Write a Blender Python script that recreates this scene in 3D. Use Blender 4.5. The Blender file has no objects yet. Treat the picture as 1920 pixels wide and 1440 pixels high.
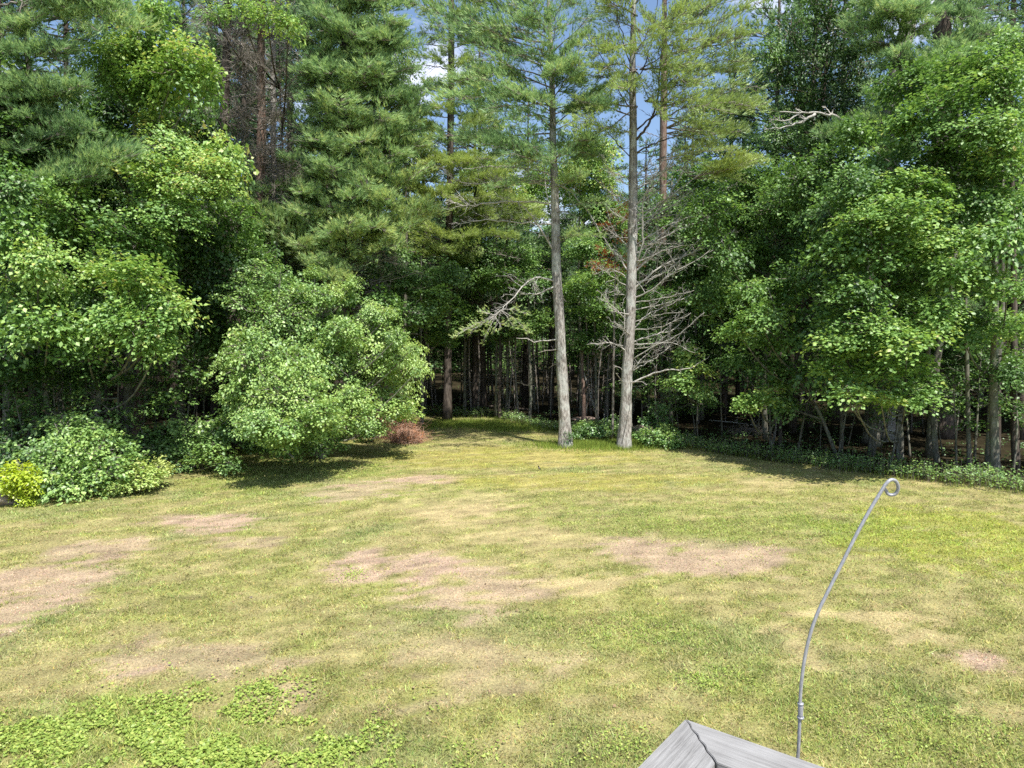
import bpy, math, random
import numpy as np

random.seed(11)
rng = np.random.default_rng(11)
sc = bpy.context.scene

# ------------------------------------------------------------------ camera
F = 1333.0            # focal length in pixels of a 1920 px wide picture
CH = 4.2              # eye height over the lawn (standing on a raised deck)
PITCH = math.atan(88.0 / F)
cam = bpy.data.cameras.new("camera")
cam.sensor_width = 36.0
cam.lens = 36.0 * F / 1920.0
cam.clip_start = 0.05
cam.clip_end = 2000.0
camo = bpy.data.objects.new("camera", cam)
sc.collection.objects.link(camo)
camo.location = (0, 0, CH)
camo.rotation_euler = (math.pi / 2 - PITCH, 0, 0)
sc.camera = camo

# ------------------------------------------------------------------ light
SUN_EL = 61.0
SUN_DIR = np.array([0.50, -0.86, 0.0])
SUN_DIR = SUN_DIR / np.linalg.norm(SUN_DIR) * math.cos(math.radians(SUN_EL))
SUN_DIR[2] = math.sin(math.radians(SUN_EL))      # points to the sun
sun = bpy.data.lights.new("sun", "SUN")
sun.energy = 5.0
sun.angle = math.radians(0.5)
sun.color = (1.0, 0.965, 0.90)
suno = bpy.data.objects.new("sun", sun)
sc.collection.objects.link(suno)
from mathutils import Vector
suno.rotation_euler = Vector(SUN_DIR).to_track_quat('Z', 'Y').to_euler()

world = bpy.data.worlds.new("World")
sc.world = world
world.use_nodes = True
wn, wl = world.node_tree.nodes, world.node_tree.links
for n in list(wn):
    wn.remove(n)
wout = wn.new("ShaderNodeOutputWorld")
wbg = wn.new("ShaderNodeBackground")
wbg.inputs['Strength'].default_value = 0.125
sky = wn.new("ShaderNodeTexSky")
sky.sky_type = 'NISHITA'
sky.sun_disc = False
sky.sun_elevation = math.radians(SUN_EL)
sky.sun_rotation = math.atan2(SUN_DIR[0], SUN_DIR[1])
sky.altitude = 100
sky.air_density = 1.0
sky.dust_density = 1.2
sky.ozone_density = 2.5
tc = wn.new("ShaderNodeTexCoord")
mp = wn.new("ShaderNodeMapping")
mp.inputs['Scale'].default_value = (1.0, 1.0, 2.6)
cn = wn.new("ShaderNodeTexNoise")
cn.inputs['Scale'].default_value = 3.2
cn.inputs['Detail'].default_value = 7
cn.inputs['Roughness'].default_value = 0.6
cr = wn.new("ShaderNodeValToRGB")
cr.color_ramp.elements[0].position = 0.56
cr.color_ramp.elements[1].position = 0.68
cmix = wn.new("ShaderNodeMixRGB")
cmix.inputs['Color2'].default_value = (6.4, 6.6, 7.6, 1)
wl.new(tc.outputs['Generated'], mp.inputs['Vector'])
wl.new(mp.outputs['Vector'], cn.inputs['Vector'])
wl.new(cn.outputs['Fac'], cr.inputs['Fac'])
wl.new(cr.outputs['Color'], cmix.inputs['Fac'])
wl.new(sky.outputs['Color'], cmix.inputs['Color1'])
wl.new(cmix.outputs['Color'], wbg.inputs['Color'])
wl.new(wbg.outputs['Background'], wout.inputs['Surface'])

sc.view_settings.view_transform = 'Standard'
sc.view_settings.look = 'None'
sc.view_settings.gamma = 1.0
sc.view_settings.use_curve_mapping = False
sc.view_settings.exposure = 0.7
sc.cycles.max_bounces = 6
sc.cycles.diffuse_bounces = 2
sc.cycles.transmission_bounces = 4
sc.cycles.glossy_bounces = 2
sc.cycles.use_denoising = False
sc.cycles.sample_clamp_indirect = 4.0
sc.cycles.caustics_reflective = False
sc.cycles.caustics_refractive = False

# ------------------------------------------------------------------ placement helpers
cp, sp_ = math.cos(PITCH), math.sin(PITCH)


def W(px, py, d):
    """point at forward distance d (metres along +Y) seen at photo pixel px, py"""
    a, b = (px - 960.0) / F, (720.0 - py) / F
    dy, dz = cp + b * sp_, -sp_ + b * cp
    k = d / dy
    return np.array([a * k, d, CH + dz * k])


def G(px, py):
    a, b = (px - 960.0) / F, (720.0 - py) / F
    dy, dz = cp + b * sp_, -sp_ + b * cp
    k = -CH / dz
    return np.array([a * k, dy * k, 0.0])


def nrmz(v):
    return v / np.maximum(np.linalg.norm(v, axis=-1, keepdims=True), 1e-9)


# lattice value noise
_tab = np.random.default_rng(3).random((256, 256))


def vnoise(x, y, s, o=0):
    x = np.asarray(x, float) / s + 37.3 * o + 1000
    y = np.asarray(y, float) / s + 17.7 * o + 1000
    xi, yi = np.floor(x).astype(int), np.floor(y).astype(int)
    fx, fy = x - xi, y - yi
    fx, fy = fx * fx * (3 - 2 * fx), fy * fy * (3 - 2 * fy)
    g = lambda i, j: _tab[i & 255, j & 255]
    return (g(xi, yi) * (1 - fx) + g(xi + 1, yi) * fx) * (1 - fy) + (g(xi, yi + 1) * (1 - fx) + g(xi + 1, yi + 1) * fx) * fy


def fbm(x, y, s, o=0, n=4):
    r, a, t = 0, 1.0, 0
    for k in range(n):
        r = r + a * vnoise(x, y, s / 2 ** k, o + k)
        t += a
        a *= 0.55
    return r / t


def ground_z(x, y):
    x = np.asarray(x, float)
    return 0.10 * (fbm(x, y, 6.0, 21, 3) - 0.5) + 0.03 * (vnoise(x, y, 0.8, 31) - 0.5)


EX = np.array([-80, -30, -20, -13.6, -12.2, -10.9, -9.9, -7.9, -6.0, -4.6, -1.0, 1.0, 2.5, 5.0, 7.0, 9.0, 11.0, 13.7, 18.0, 30.0, 80.0])
EY = np.array([-10, 8, 13.0, 17.6, 19.2, 21.4, 24.3, 29.0, 33.5, 38.0, 37.0, 33.0, 30.5, 28.4, 26.4, 23.6, 21.6, 19.2, 16.0, 10.0, -12.0])


def lawn_s(x, y):
    """metres inside (+) or outside (-) the mown lawn"""
    return np.interp(x, EX, EY) - y + 0.9 * (fbm(x, y, 1.6, 5, 3) - 0.5)


# ------------------------------------------------------------------ mesh helpers
class Acc:
    def __init__(s):
        s.v, s.f, s.t, s.n = [], [], [], 0

    def add(s, v, f, t):
        v = np.asarray(v, np.float32).reshape(-1, 3)
        f = np.asarray(f, np.int64).reshape(-1, 3)
        t = np.broadcast_to(np.asarray(t, np.float32), (len(f),) + np.shape(t)[1:] if np.ndim(t) else (len(f),))
        s.v.append(v)
        s.f.append(f + s.n)
        s.t.append(t)
        s.n += len(v)

    def mesh(s, name, loc=(0, 0, 0), smooth=False):
        v = np.concatenate(s.v) - np.asarray(loc, np.float32)
        f = np.concatenate(s.f).astype(np.int32)
        t = np.concatenate(s.t)
        me = bpy.data.meshes.new(name)
        me.vertices.add(len(v))
        me.vertices.foreach_set("co", v.astype(np.float32).ravel())
        me.loops.add(f.size)
        me.loops.foreach_set("vertex_index", f.ravel())
        me.polygons.add(len(f))
        me.polygons.foreach_set("loop_start", np.arange(0, f.size, 3, dtype=np.int32))
        if smooth:
            me.polygons.foreach_set("use_smooth", np.ones(len(f), bool))
        me.update(calc_edges=True)
        if t.ndim == 1:
            a = me.attributes.new("tint", 'FLOAT', 'FACE')
            a.data.foreach_set("value", t.astype(np.float32))
        else:
            a = me.attributes.new("col", 'FLOAT_COLOR', 'FACE')
            c = np.ones((len(t), 4), np.float32)
            c[:, :3] = t
            a.data.foreach_set("color", c.ravel())
        return me


def link(o):
    sc.collection.objects.link(o)
    return o


def part(name, acc, mat, parent=None, smooth=False, kind=None, label=None):
    if acc.n == 0:
        return None
    loc = parent.get('_o', (0, 0, 0)) if parent is not None else (0, 0, 0)
    me = acc.mesh(name, tuple(loc), smooth)
    me.materials.append(mat)
    o = link(bpy.data.objects.new(name, me))
    if parent is not None:
        o.parent = parent
    if kind:
        o['kind'] = kind
    if label:
        o['label'] = label
    return o


def thing(name, label, cat, loc, group=None):
    o = link(bpy.data.objects.new(name, None))
    o.empty_display_size = 0.3
    o.location = tuple(float(c) for c in loc)
    o['_o'] = [float(c) for c in loc]
    o['label'] = label
    o['category'] = cat
    if group:
        o['group'] = group
    return o


def leaves(acc, pos, axis, nrm, size, tint, asp=0.62, maple=False, fold=0.10):
    n = len(pos)
    if n == 0:
        return
    axis = nrmz(axis)
    side = nrmz(np.cross(nrm, axis))
    nr = np.cross(axis, side)
    s = np.broadcast_to(size, (n,))[:, None]
    if maple:
        prof = np.array([(0, 0, 0), (-.52, .42, .10), (-.16, .52, .02), (0, 1.0, -.06), (.16, .52, .02), (.52, .42, .10)])
        tri = np.array([(0, 1, 2), (0, 2, 3), (0, 3, 4), (0, 4, 5)])
    else:
        prof = np.array([(0, 0, 0), (-asp / 2, .48, fold), (0, 1.0, -.05), (asp / 2, .48, fold)])
        tri = np.array([(0, 1, 2), (0, 2, 3)])
    P = prof.shape[0]
    v = pos[:, None, :] + s[:, None, :] * (side[:, None, :] * prof[None, :, 0:1] + axis[:, None, :] * prof[None, :, 1:2] + nr[:, None, :] * prof[None, :, 2:3])
    f = tri[None] + (np.arange(n) * P)[:, None, None]
    acc.add(v.reshape(-1, 3), f.reshape(-1, 3), np.repeat(tint, len(tri)))


def tufts(acc, pos, d, L, w, K, tint, spread=0.45):
    n = len(pos)
    if n == 0:
        return
    d = nrmz(np.repeat(nrmz(d), K, 0) + spread * rng.normal(size=(n * K, 3)))
    LL = L * rng.uniform(.75, 1.15, (n * K, 1))
    b = np.repeat(pos, K, 0) + d * LL * rng.uniform(-.15, .2, (n * K, 1))
    sd = nrmz(np.cross(d, rng.normal(size=(n * K, 3)))) * w
    v = np.stack([b - sd, b + sd, b + d * LL], 1)
    f = np.arange(n * K * 3).reshape(-1, 3)
    t = np.repeat(tint, K) + 0.08 * rng.normal(size=n * K)
    acc.add(v.reshape(-1, 3), f, t)


def cones(acc, p0, p1, r0, r1, tint=0.5):
    """many thin 3-sided tapering twigs at once"""
    n = len(p0)
    if n == 0:
        return
    d = nrmz(p1 - p0)
    a = nrmz(np.cross(d, np.array([.31, .2, .93])))
    b = np.cross(d, a)
    r0 = np.broadcast_to(r0, (n,))[:, None]
    r1 = np.broadcast_to(r1, (n,))[:, None]
    V = []
    for p, r in ((p0, r0), (p1, r1)):
        for k in range(3):
            th = 2 * math.pi * k / 3
            V.append(p + r * (a * math.cos(th) + b * math.sin(th)))
    v = np.stack(V, 1)
    tri = np.array([(0, 1, 4), (0, 4, 3), (1, 2, 5), (1, 5, 4), (2, 0, 3), (2, 3, 5)])
    f = tri[None] + (np.arange(n) * 6)[:, None, None]
    acc.add(v.reshape(-1, 3), f.reshape(-1, 3), np.repeat(np.broadcast_to(tint, (n,)), 6))


def resample(pts, n):
    pts = np.asarray(pts, float)
    if len(pts) > 2:       # Catmull-Rom
        P = np.vstack([2 * pts[0] - pts[1], pts, 2 * pts[-1] - pts[-2]])
        m = len(pts) - 1
        u = np.linspace(0, m - 1e-6, n)
        i = np.floor(u).astype(int)
        t = (u - i)[:, None]
        a, b, c, d = P[i], P[i + 1], P[i + 2], P[i + 3]
        return 0.5 * (2 * b + (c - a) * t + (2 * a - 5 * b + 4 * c - d) * t ** 2 + (3 * b - a - 3 * c + d) * t ** 3)
    return pts[0] + (pts[1] - pts[0]) * np.linspace(0, 1, n)[:, None]


def tube(acc, pts, r, sides=6, n=None, rough=0.0, wob=0.0, tint=0.5, cap=True):
    pts = np.asarray(pts, float)
    n = n or max(2, len(pts))
    rad = np.interp(np.linspace(0, 1, n), np.linspace(0, 1, len(np.atleast_1d(r))), np.atleast_1d(r)) if np.ndim(r) else np.full(n, r)
    p = resample(pts, n)
    if wob:
        p[1:-1] += rng.normal(size=(n - 2, 3)) * wob
    d = nrmz(np.gradient(p, axis=0))
    ref = np.array([1.0, 0.03, 0.02]) if abs(d[0, 2]) > .6 else np.array([0.02, 0.03, 1.0])
    a = nrmz(ref - d * (d @ ref)[:, None])
    b = np.cross(d, a)
    th = np.linspace(0, 2 * math.pi, sides, endpoint=False)
    R = rad[:, None] * np.ones((n, sides))
    if rough:
        ridge = rng.normal(size=(1, sides)) * 0.5
        nn = rng.normal(size=(n, sides))
        nn = (nn + np.roll(nn, 1, 0) + np.roll(nn, -1, 0)) / 1.7
        R = R * (1 + rough * (ridge + nn))
    v = p[:, None] + R[..., None] * (a[:, None] * np.cos(th)[None, :, None] + b[:, None] * np.sin(th)[None, :, None])
    i = np.arange(n - 1)[:, None] * sides
    j = np.arange(sides)[None]
    j2 = (j + 1) % sides
    q = np.stack([np.stack([i + j, i + j2, i + sides + j2], -1), np.stack([i + j, i + sides + j2, i + sides + j], -1)], 2).reshape(-1, 3)
    V = v.reshape(-1, 3)
    if cap:
        c0 = len(V)
        V = np.vstack([V, p[:1], p[-1:]])
        jj = np.arange(sides)
        k = (n - 1) * sides
        q = np.vstack([q, np.stack([np.full(sides, c0), (jj + 1) % sides, jj], 1), np.stack([np.full(sides, c0 + 1), k + jj, k + (jj + 1) % sides], 1)])
    acc.add(V, q, tint)
    return p, rad


# ------------------------------------------------------------------ materials
def nodemat(name):
    m = bpy.data.materials.new(name)
    m.use_nodes = True
    nt = m.node_tree
    for n in list(nt.nodes):
        nt.nodes.remove(n)
    return m, nt.nodes, nt.links


def ramp(nodes, stops):
    r = nodes.new("ShaderNodeValToRGB")
    e = r.color_ramp.elements
    while len(e) < len(stops):
        e.new(0.5)
    for el, (p, c) in zip(e, stops):
        el.position = p
        el.color = (*c, 1)
    return r


def leaf_mat(name, stops, trans=0.35, gloss=0.06, rough=0.45):
    m, N, L = nodemat(name)
    out = N.new("ShaderNodeOutputMaterial")
    at = N.new("ShaderNodeAttribute")
    at.attribute_name = "tint"
    oi = N.new("ShaderNodeObjectInfo")
    mu = N.new("ShaderNodeMath")
    mu.operation = 'MULTIPLY_ADD'
    mu.inputs[1].default_value = 0.16
    L.new(oi.outputs['Random'], mu.inputs[0])
    L.new(at.outputs['Fac'], mu.inputs[2])
    r = ramp(N, stops)
    sx = N.new("ShaderNodeSeparateColor")
    L.new(oi.outputs['Color'], sx.inputs['Color'])
    mo = N.new("ShaderNodeMath")
    mo.operation = 'SUBTRACT'
    L.new(mu.outputs[0], mo.inputs[0])
    L.new(sx.outputs[0], mo.inputs[1])
    mo1 = N.new("ShaderNodeMath")
    mo1.operation = 'ADD'
    mo1.inputs[1].default_value = 0.92
    L.new(mo.outputs[0], mo1.inputs[0])
    L.new(mo1.outputs[0], r.inputs['Fac'])
    di = N.new("ShaderNodeBsdfDiffuse")
    tr = N.new("ShaderNodeBsdfTranslucent")
    gl = N.new("ShaderNodeBsdfGlossy")
    gl.inputs['Roughness'].default_value = rough
    gl.inputs['Color'].default_value = (1, 1, 1, 1)
    hs = N.new("ShaderNodeHueSaturation")
    hs.inputs['Hue'].default_value = 0.485
    hs.inputs['Saturation'].default_value = 1.1
    hs.inputs['Value'].default_value = 1.25
    L.new(r.outputs['Color'], di.inputs['Color'])
    L.new(r.outputs['Color'], hs.inputs['Color'])
    L.new(hs.outputs['Color'], tr.inputs['Color'])
    m1 = N.new("ShaderNodeMixShader")
    m1.inputs[0].default_value = trans
    m2 = N.new("ShaderNodeMixShader")
    m2.inputs[0].default_value = gloss
    L.new(di.outputs[0], m1.inputs[1])
    L.new(tr.outputs[0], m1.inputs[2])
    L.new(m1.outputs[0], m2.inputs[1])
    L.new(gl.outputs[0], m2.inputs[2])
    L.new(m2.outputs[0], out.inputs['Surface'])
    return m


def bark_mat(name, c0, c1, c2, scale=9.0, zs=0.22, bump=0.5, lichen=None):
    m, N, L = nodemat(name)
    out = N.new("ShaderNodeOutputMaterial")
    tc = N.new("ShaderNodeTexCoord")
    mp = N.new("ShaderNodeMapping")
    mp.inputs['Scale'].default_value = (1, 1, zs)
    n1 = N.new("ShaderNodeTexNoise")
    n1.inputs['Scale'].default_value = scale
    n1.inputs['Detail'].default_value = 6
    n1.inputs['Roughness'].default_value = 0.7
    L.new(tc.outputs['Object'], mp.inputs['Vector'])
    L.new(mp.outputs['Vector'], n1.inputs['Vector'])
    r = ramp(N, [(0.32, c0), (0.5, c1), (0.68, c2)])
    L.new(n1.outputs['Fac'], r.inputs['Fac'])
    col = r.outputs['Color']
    if lichen:
        n2 = N.new("ShaderNodeTexNoise")
        n2.inputs['Scale'].default_value = 2.2
        n2.inputs['Detail'].default_value = 5
        L.new(tc.outputs['Object'], n2.inputs['Vector'])
        r2 = ramp(N, [(0.48, (0, 0, 0)), (0.62, (1, 1, 1))])
        L.new(n2.outputs['Fac'], r2.inputs['Fac'])
        mx = N.new("ShaderNodeMixRGB")
        mx.inputs['Color2'].default_value = (*lichen, 1)
        L.new(r2.outputs['Color'], mx.inputs['Fac'])
        L.new(col, mx.inputs['Color1'])
        mm = N.new("ShaderNodeMixRGB")
        mm.inputs['Fac'].default_value = 0.6
        L.new(col, mm.inputs['Color1'])
        L.new(mx.outputs['Color'], mm.inputs['Color2'])
        col = mm.outputs['Color']
    b = N.new("ShaderNodeBump")
    b.inputs['Strength'].default_value = bump
    b.inputs['Distance'].default_value = 0.03
    L.new(n1.outputs['Fac'], b.inputs['Height'])
    d = N.new("ShaderNodeBsdfDiffuse")
    L.new(col, d.inputs['Color'])
    L.new(b.outputs['Normal'], d.inputs['Normal'])
    L.new(d.outputs[0], out.inputs['Surface'])
    return m


def attr_mat(name, trans=0.25, noise=0.0):
    m, N, L = nodemat(name)
    out = N.new("ShaderNodeOutputMaterial")
    at = N.new("ShaderNodeAttribute")
    at.attribute_name = "col"
    di = N.new("ShaderNodeBsdfDiffuse")
    tr = N.new("ShaderNodeBsdfTranslucent")
    mx = N.new("ShaderNodeMixShader")
    mx.inputs[0].default_value = trans
    L.new(at.outputs['Color'], di.inputs['Color'])
    L.new(at.outputs['Color'], tr.inputs['Color'])
    L.new(di.outputs[0], mx.inputs[1])
    L.new(tr.outputs[0], mx.inputs[2])
    L.new(mx.outputs[0], out.inputs['Surface'])
    return m


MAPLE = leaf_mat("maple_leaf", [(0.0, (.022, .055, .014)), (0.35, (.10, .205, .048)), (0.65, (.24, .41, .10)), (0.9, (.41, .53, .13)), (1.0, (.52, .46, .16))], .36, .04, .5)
SHRUB = leaf_mat("shrub_leaf", [(0.0, (.028, .075, .026)), (0.4, (.18, .32, .085)), (0.7, (.36, .52, .14)), (1.0, (.50, .57, .18))], 0.32, 0.05, 0.5)
YELLOW = leaf_mat("yellow_leaf", [(0.0, (.12, .20, .02)), (0.5, (.42, .55, .04)), (1.0, (.62, .70, .08))], 0.4)
PINE = leaf_mat("pine_needle", [(0.0, (.03, .075, .035)), (0.4, (.23, .38, .17)), (0.7, (.41, .57, .24)), (1.0, (.56, .63, .25))], 0.35, 0.02)
OLIVE = leaf_mat("thin_pine_needle", [(0.0, (.14, .22, .08)), (0.5, (.35, .47, .15)), (1.0, (.52, .62, .19))], 0.3, 0.05)
RUST = leaf_mat("rusty_needle", [(0.0, (.48, .12, .035)), (0.5, (.74, .24, .08)), (1.0, (.75, .38, .18))], 0.3)
WEED = leaf_mat("weed_leaf", [(0.0, (.05, .13, .04)), (0.5, (.16, .31, .08)), (1.0, (.32, .45, .12))], 0.35)
PINEBARK = bark_mat("pine_bark", (.06, .05, .045), (.28, .255, .23), (.54, .51, .47), 18, 0.28, 1.0, (.50, .51, .47))
DARKBARK = bark_mat("dark_bark", (.04, .032, .026), (.10, .082, .068), (.18, .15, .125), 12, 0.2, 0.7)
REDBARK = bark_mat("reddish_bark", (.09, .055, .042), (.21, .145, .115), (.33, .26, .22), 12, 0.2, 0.7)
MAPLEBARK = bark_mat("maple_bark", (.055, .05, .04), (.16, .15, .12), (.30, .29, .24), 10, 0.35, 0.4, (.20, .23, .15))
PALEWOOD = bark_mat("dead_wood", (.20, .18, .155), (.40, .375, .335), (.56, .54, .50), 20, 0.3, 0.3)
TWIG = bark_mat("twig_wood", (.12, .105, .09), (.24, .21, .18), (.36, .33, .29), 20, 0.3, 0.2)

# ------------------------------------------------------------------ ground
STRAW = np.array([.45, .385, .205])
GREEN = np.array([.25, .295, .090])
YGREEN = np.array([.38, .375, .135])
BARE = np.array([.50, .385, .285])
MOSS = np.array([.42, .40, .085])
BLUEG = np.array([.19, .28, .10])


def ell(px, py, rx, ry):
    c = G(px, py)
    return c[0], c[1], abs(G(px + rx, py)[0] - c[0]), abs(G(px, py - ry)[1] - G(px, py + ry)[1]) / 2


PATCH = [(ell(*p[:4]), p[4], p[5]) for p in [
    (400, 980, 95, 20, .95, 'b'), (655, 918, 110, 20, .95, 'b'), (790, 905, 75, 10, .9, 'b'), (865, 950, 110, 28, 1.0, 's'), (865, 948, 95, 22, 1.0, 's'),
    (720, 1070, 120, 36, .95, 'b'), (890, 1100, 140, 44, .75, 'b'), (40, 1095, 140, 45, .85, 'b'), (30, 1160, 100, 34, .8, 'b'), (190, 1030, 90, 16, .7, 'b'),
    (1290, 1040, 165, 36, .85, 'b'), (1110, 1093, 120, 10, .9, 's'), (1000, 1010, 120, 18, .6, 's'), (1590, 1155, 130, 11, .9, 's'),
    (1850, 1232, 60, 28, .95, 'b'), (1740, 1185, 80, 18, .8, 's'), (250, 1268, 60, 16, .9, 'b'), (1475, 1215, 50, 26, .75, 's'),
    (360, 1225, 160, 26, .55, 'b'), (900, 1225, 200, 60, .4, 'b'), (1040, 860, 50, 12, .7, 's'), (1420, 905, 60, 8, .6, 's'),
    (520, 1290, 140, 22, .5, 'b'), (1830, 1330, 50, 22, .6, 's'), (480, 1020, 80, 14, .6, 'b'), (1270, 965, 50, 8, .6, 's'), (90, 1340, 40, 30, .7, 'b'),
    (250, 1370, 330, 60, .7, 'g'), (1820, 1010, 260, 60, .55, 'y'), (1350, 975, 260, 34, .4, 'g'), (1700, 1390, 220, 60, .4, 'g'),
    (1150, 1190, 180, 40, .45, 'g'), (960, 855, 230, 18, .45, 'm'), (1080, 905, 260, 14, .45, 'm'), (560, 885, 160, 30, .6, 'g'), (700, 930, 320, 20, .25, 'g'), (1560, 1290, 200, 40, .5, 'g')]]


def lawn_col(x, y, dith=0.0):
    e1 = dith * rng.normal(size=(len(x), 1))
    e2 = dith * rng.normal(size=len(x))
    n1 = fbm(x, y, 2.6, 1, 5)[:, None]
    n2 = fbm(x, y, 0.9, 9, 4)[:, None]
    n3 = fbm(x, y, 0.30, 15, 5)[:, None]
    n1 = .5 + (n1 - .5) * .55
    n2 = .5 + (n2 - .5) * .8
    c = YGREEN * (1 - n1) + GREEN * n1
    k = np.clip((n2 * .5 + n1 * .15 + n3 * 1.25 - .95) * 4.2 + .5 + e1 * 1.3, 0, 1)
    c = c * (1 - k * .62) + STRAW * k * .62
    b = np.clip((fbm(x, y, 1.7, 40, 4)[:, None] - .58) * 6, 0, 1)
    c = c * (1 - b * .4) + BLUEG * b * .4
    dx, dy = 1.3 * (fbm(x, y, 1.1, 50, 4) - .5), 1.6 * (fbm(x, y, 1.1, 60, 4) - .5)
    fine = fbm(x, y, 0.55, 70, 4)
    fin2 = fbm(x, y, 0.13, 75, 2)
    for (cx, cy, rx, ry), a, kd in PATCH:
        q = np.sqrt(((x + dx - cx) / rx) ** 2 + ((y + dy - cy) / ry) ** 2)
        w = np.clip((1.35 - q) * 1.3, 0, 1)
        w = (np.clip((w * 1.15 - .50 + (fine - .5) * 2.1 + (fin2 - .5) * 2.2 + e2 * .45) * 3.2 + .45, 0, 1) * a * np.clip(w * 3, 0, 1))[:, None]
        t = {'b': BARE, 's': STRAW * 1.12, 'g': GREEN * np.array([1.0, 1.12, .9]), 'y': np.array([.36, .43, .06]), 'm': MOSS}[kd]
        c = c * (1 - w) + t * w
    m = fbm(x, y, .16, 300, 3)[:, None]
    rr = np.sqrt((x - 6) ** 2 + (y - 4) ** 2) + .5 * vnoise(x, y, 4, 77)
    c = c * np.array([1.0, .99, .95]) * (.97 + .07 * np.sin(rr * 2 * math.pi / 1.15) * np.clip((y - 12) / 6, 0, 1))[:, None]
    return c * (.5 + 1.0 * m) * np.array([1.0, .97, 1.0])


def build_ground():
    xs = np.concatenate([[-400, -200, -100, -60], np.arange(-36, 36.01, 0.3), [60, 100, 200, 400]])
    ys = np.concatenate([[-300, -100, -30], np.arange(0, 45, 0.2), np.arange(45, 90, 1.0), [120, 200, 500]])
    X, Y = np.meshgrid(xs, ys)
    x, y = X.ravel(), Y.ravel()
    z = ground_z(x, y)
    nx, ny = len(xs), len(ys)
    i = (np.arange(ny - 1)[:, None] * nx + np.arange(nx - 1)[None]).ravel()
    f = np.concatenate([np.stack([i, i + 1, i + nx + 1], 1), np.stack([i, i + nx + 1, i + nx], 1)])
    a = Acc()
    a.add(np.stack([x, y, z], 1), f, np.zeros(len(f)))
    me = a.mesh("ground", (0, 0, 0), True)
    s = lawn_s(x, y)
    k = np.clip(s / 0.5 + .5, 0, 1)[:, None]
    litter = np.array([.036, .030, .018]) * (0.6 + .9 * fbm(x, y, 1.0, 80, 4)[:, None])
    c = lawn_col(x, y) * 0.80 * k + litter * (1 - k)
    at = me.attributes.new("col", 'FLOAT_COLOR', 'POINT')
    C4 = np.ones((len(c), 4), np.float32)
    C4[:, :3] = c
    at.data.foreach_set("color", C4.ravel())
    m, N, L = nodemat("ground")
    out = N.new("ShaderNodeOutputMaterial")
    ac = N.new("ShaderNodeAttribute")
    ac.attribute_name = "col"
    tcn = N.new("ShaderNodeTexCoord")
    nz = N.new("ShaderNodeTexNoise")
    nz.inputs['Scale'].default_value = 28
    nz.inputs['Detail'].default_value = 5
    nz.inputs['Roughness'].default_value = .75
    L.new(tcn.outputs['Object'], nz.inputs['Vector'])
    r = ramp(N, [(0.3, (.30, .30, .27)), (0.48, (.90, .90, .90)), (0.7, (1.5, 1.46, 1.3))])
    L.new(nz.outputs['Fac'], r.inputs['Fac'])
    mx = N.new("ShaderNodeMixRGB")
    mx.blend_type = 'MULTIPLY'
    mx.inputs['Fac'].default_value = 0.8
    L.new(ac.outputs['Color'], mx.inputs['Color1'])
    L.new(r.outputs['Color'], mx.inputs['Color2'])
    bp = N.new("ShaderNodeBump")
    bp.inputs['Strength'].default_value = .8
    bp.inputs['Distance'].default_value = .03
    L.new(nz.outputs['Fac'], bp.inputs['Height'])
    d = N.new("ShaderNodeBsdfDiffuse")
    L.new(mx.outputs['Color'], d.inputs['Color'])
    L.new(bp.outputs['Normal'], d.inputs['Normal'])
    L.new(d.outputs[0], out.inputs['Surface'])
    me.materials.append(m)
    o = link(bpy.data.objects.new("ground", me))
    o['kind'] = 'structure'
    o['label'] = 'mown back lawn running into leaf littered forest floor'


build_ground()


def in_view(n, dmin, dmax, pw, lim=0.80, side=1.5):
    """random ground positions between dmin and dmax, thinner with distance"""
    u = rng.random(n)
    e = 2 - pw
    d = np.exp(np.log(dmin) + u * (np.log(dmax) - np.log(dmin))) if abs(e) < 1e-6 else (dmin ** e + u * (dmax ** e - dmin ** e)) ** (1 / e)
    x = rng.uniform(-1, 1, n) * (lim * d + side)
    return x, d


GRASS = attr_mat("grass_blade", 0.3)


def blades(acc, x, y, h, w, lean, col):
    n = len(x)
    z = ground_z(x, y)
    th = rng.uniform(0, 2 * math.pi, n)
    b = np.stack([x, y, z - 0.004], 1)
    sd = np.stack([np.cos(th), np.sin(th), np.zeros(n)], 1) * np.broadcast_to(w, (n,))[:, None]
    tip = b + np.stack([lean * rng.normal(size=n) * h, lean * rng.normal(size=n) * h, h * np.ones(n)], 1)
    v = np.stack([b - sd, b + sd, tip], 1).reshape(-1, 3)
    acc.add(v, np.arange(n * 3).reshape(-1, 3), col)


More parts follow.
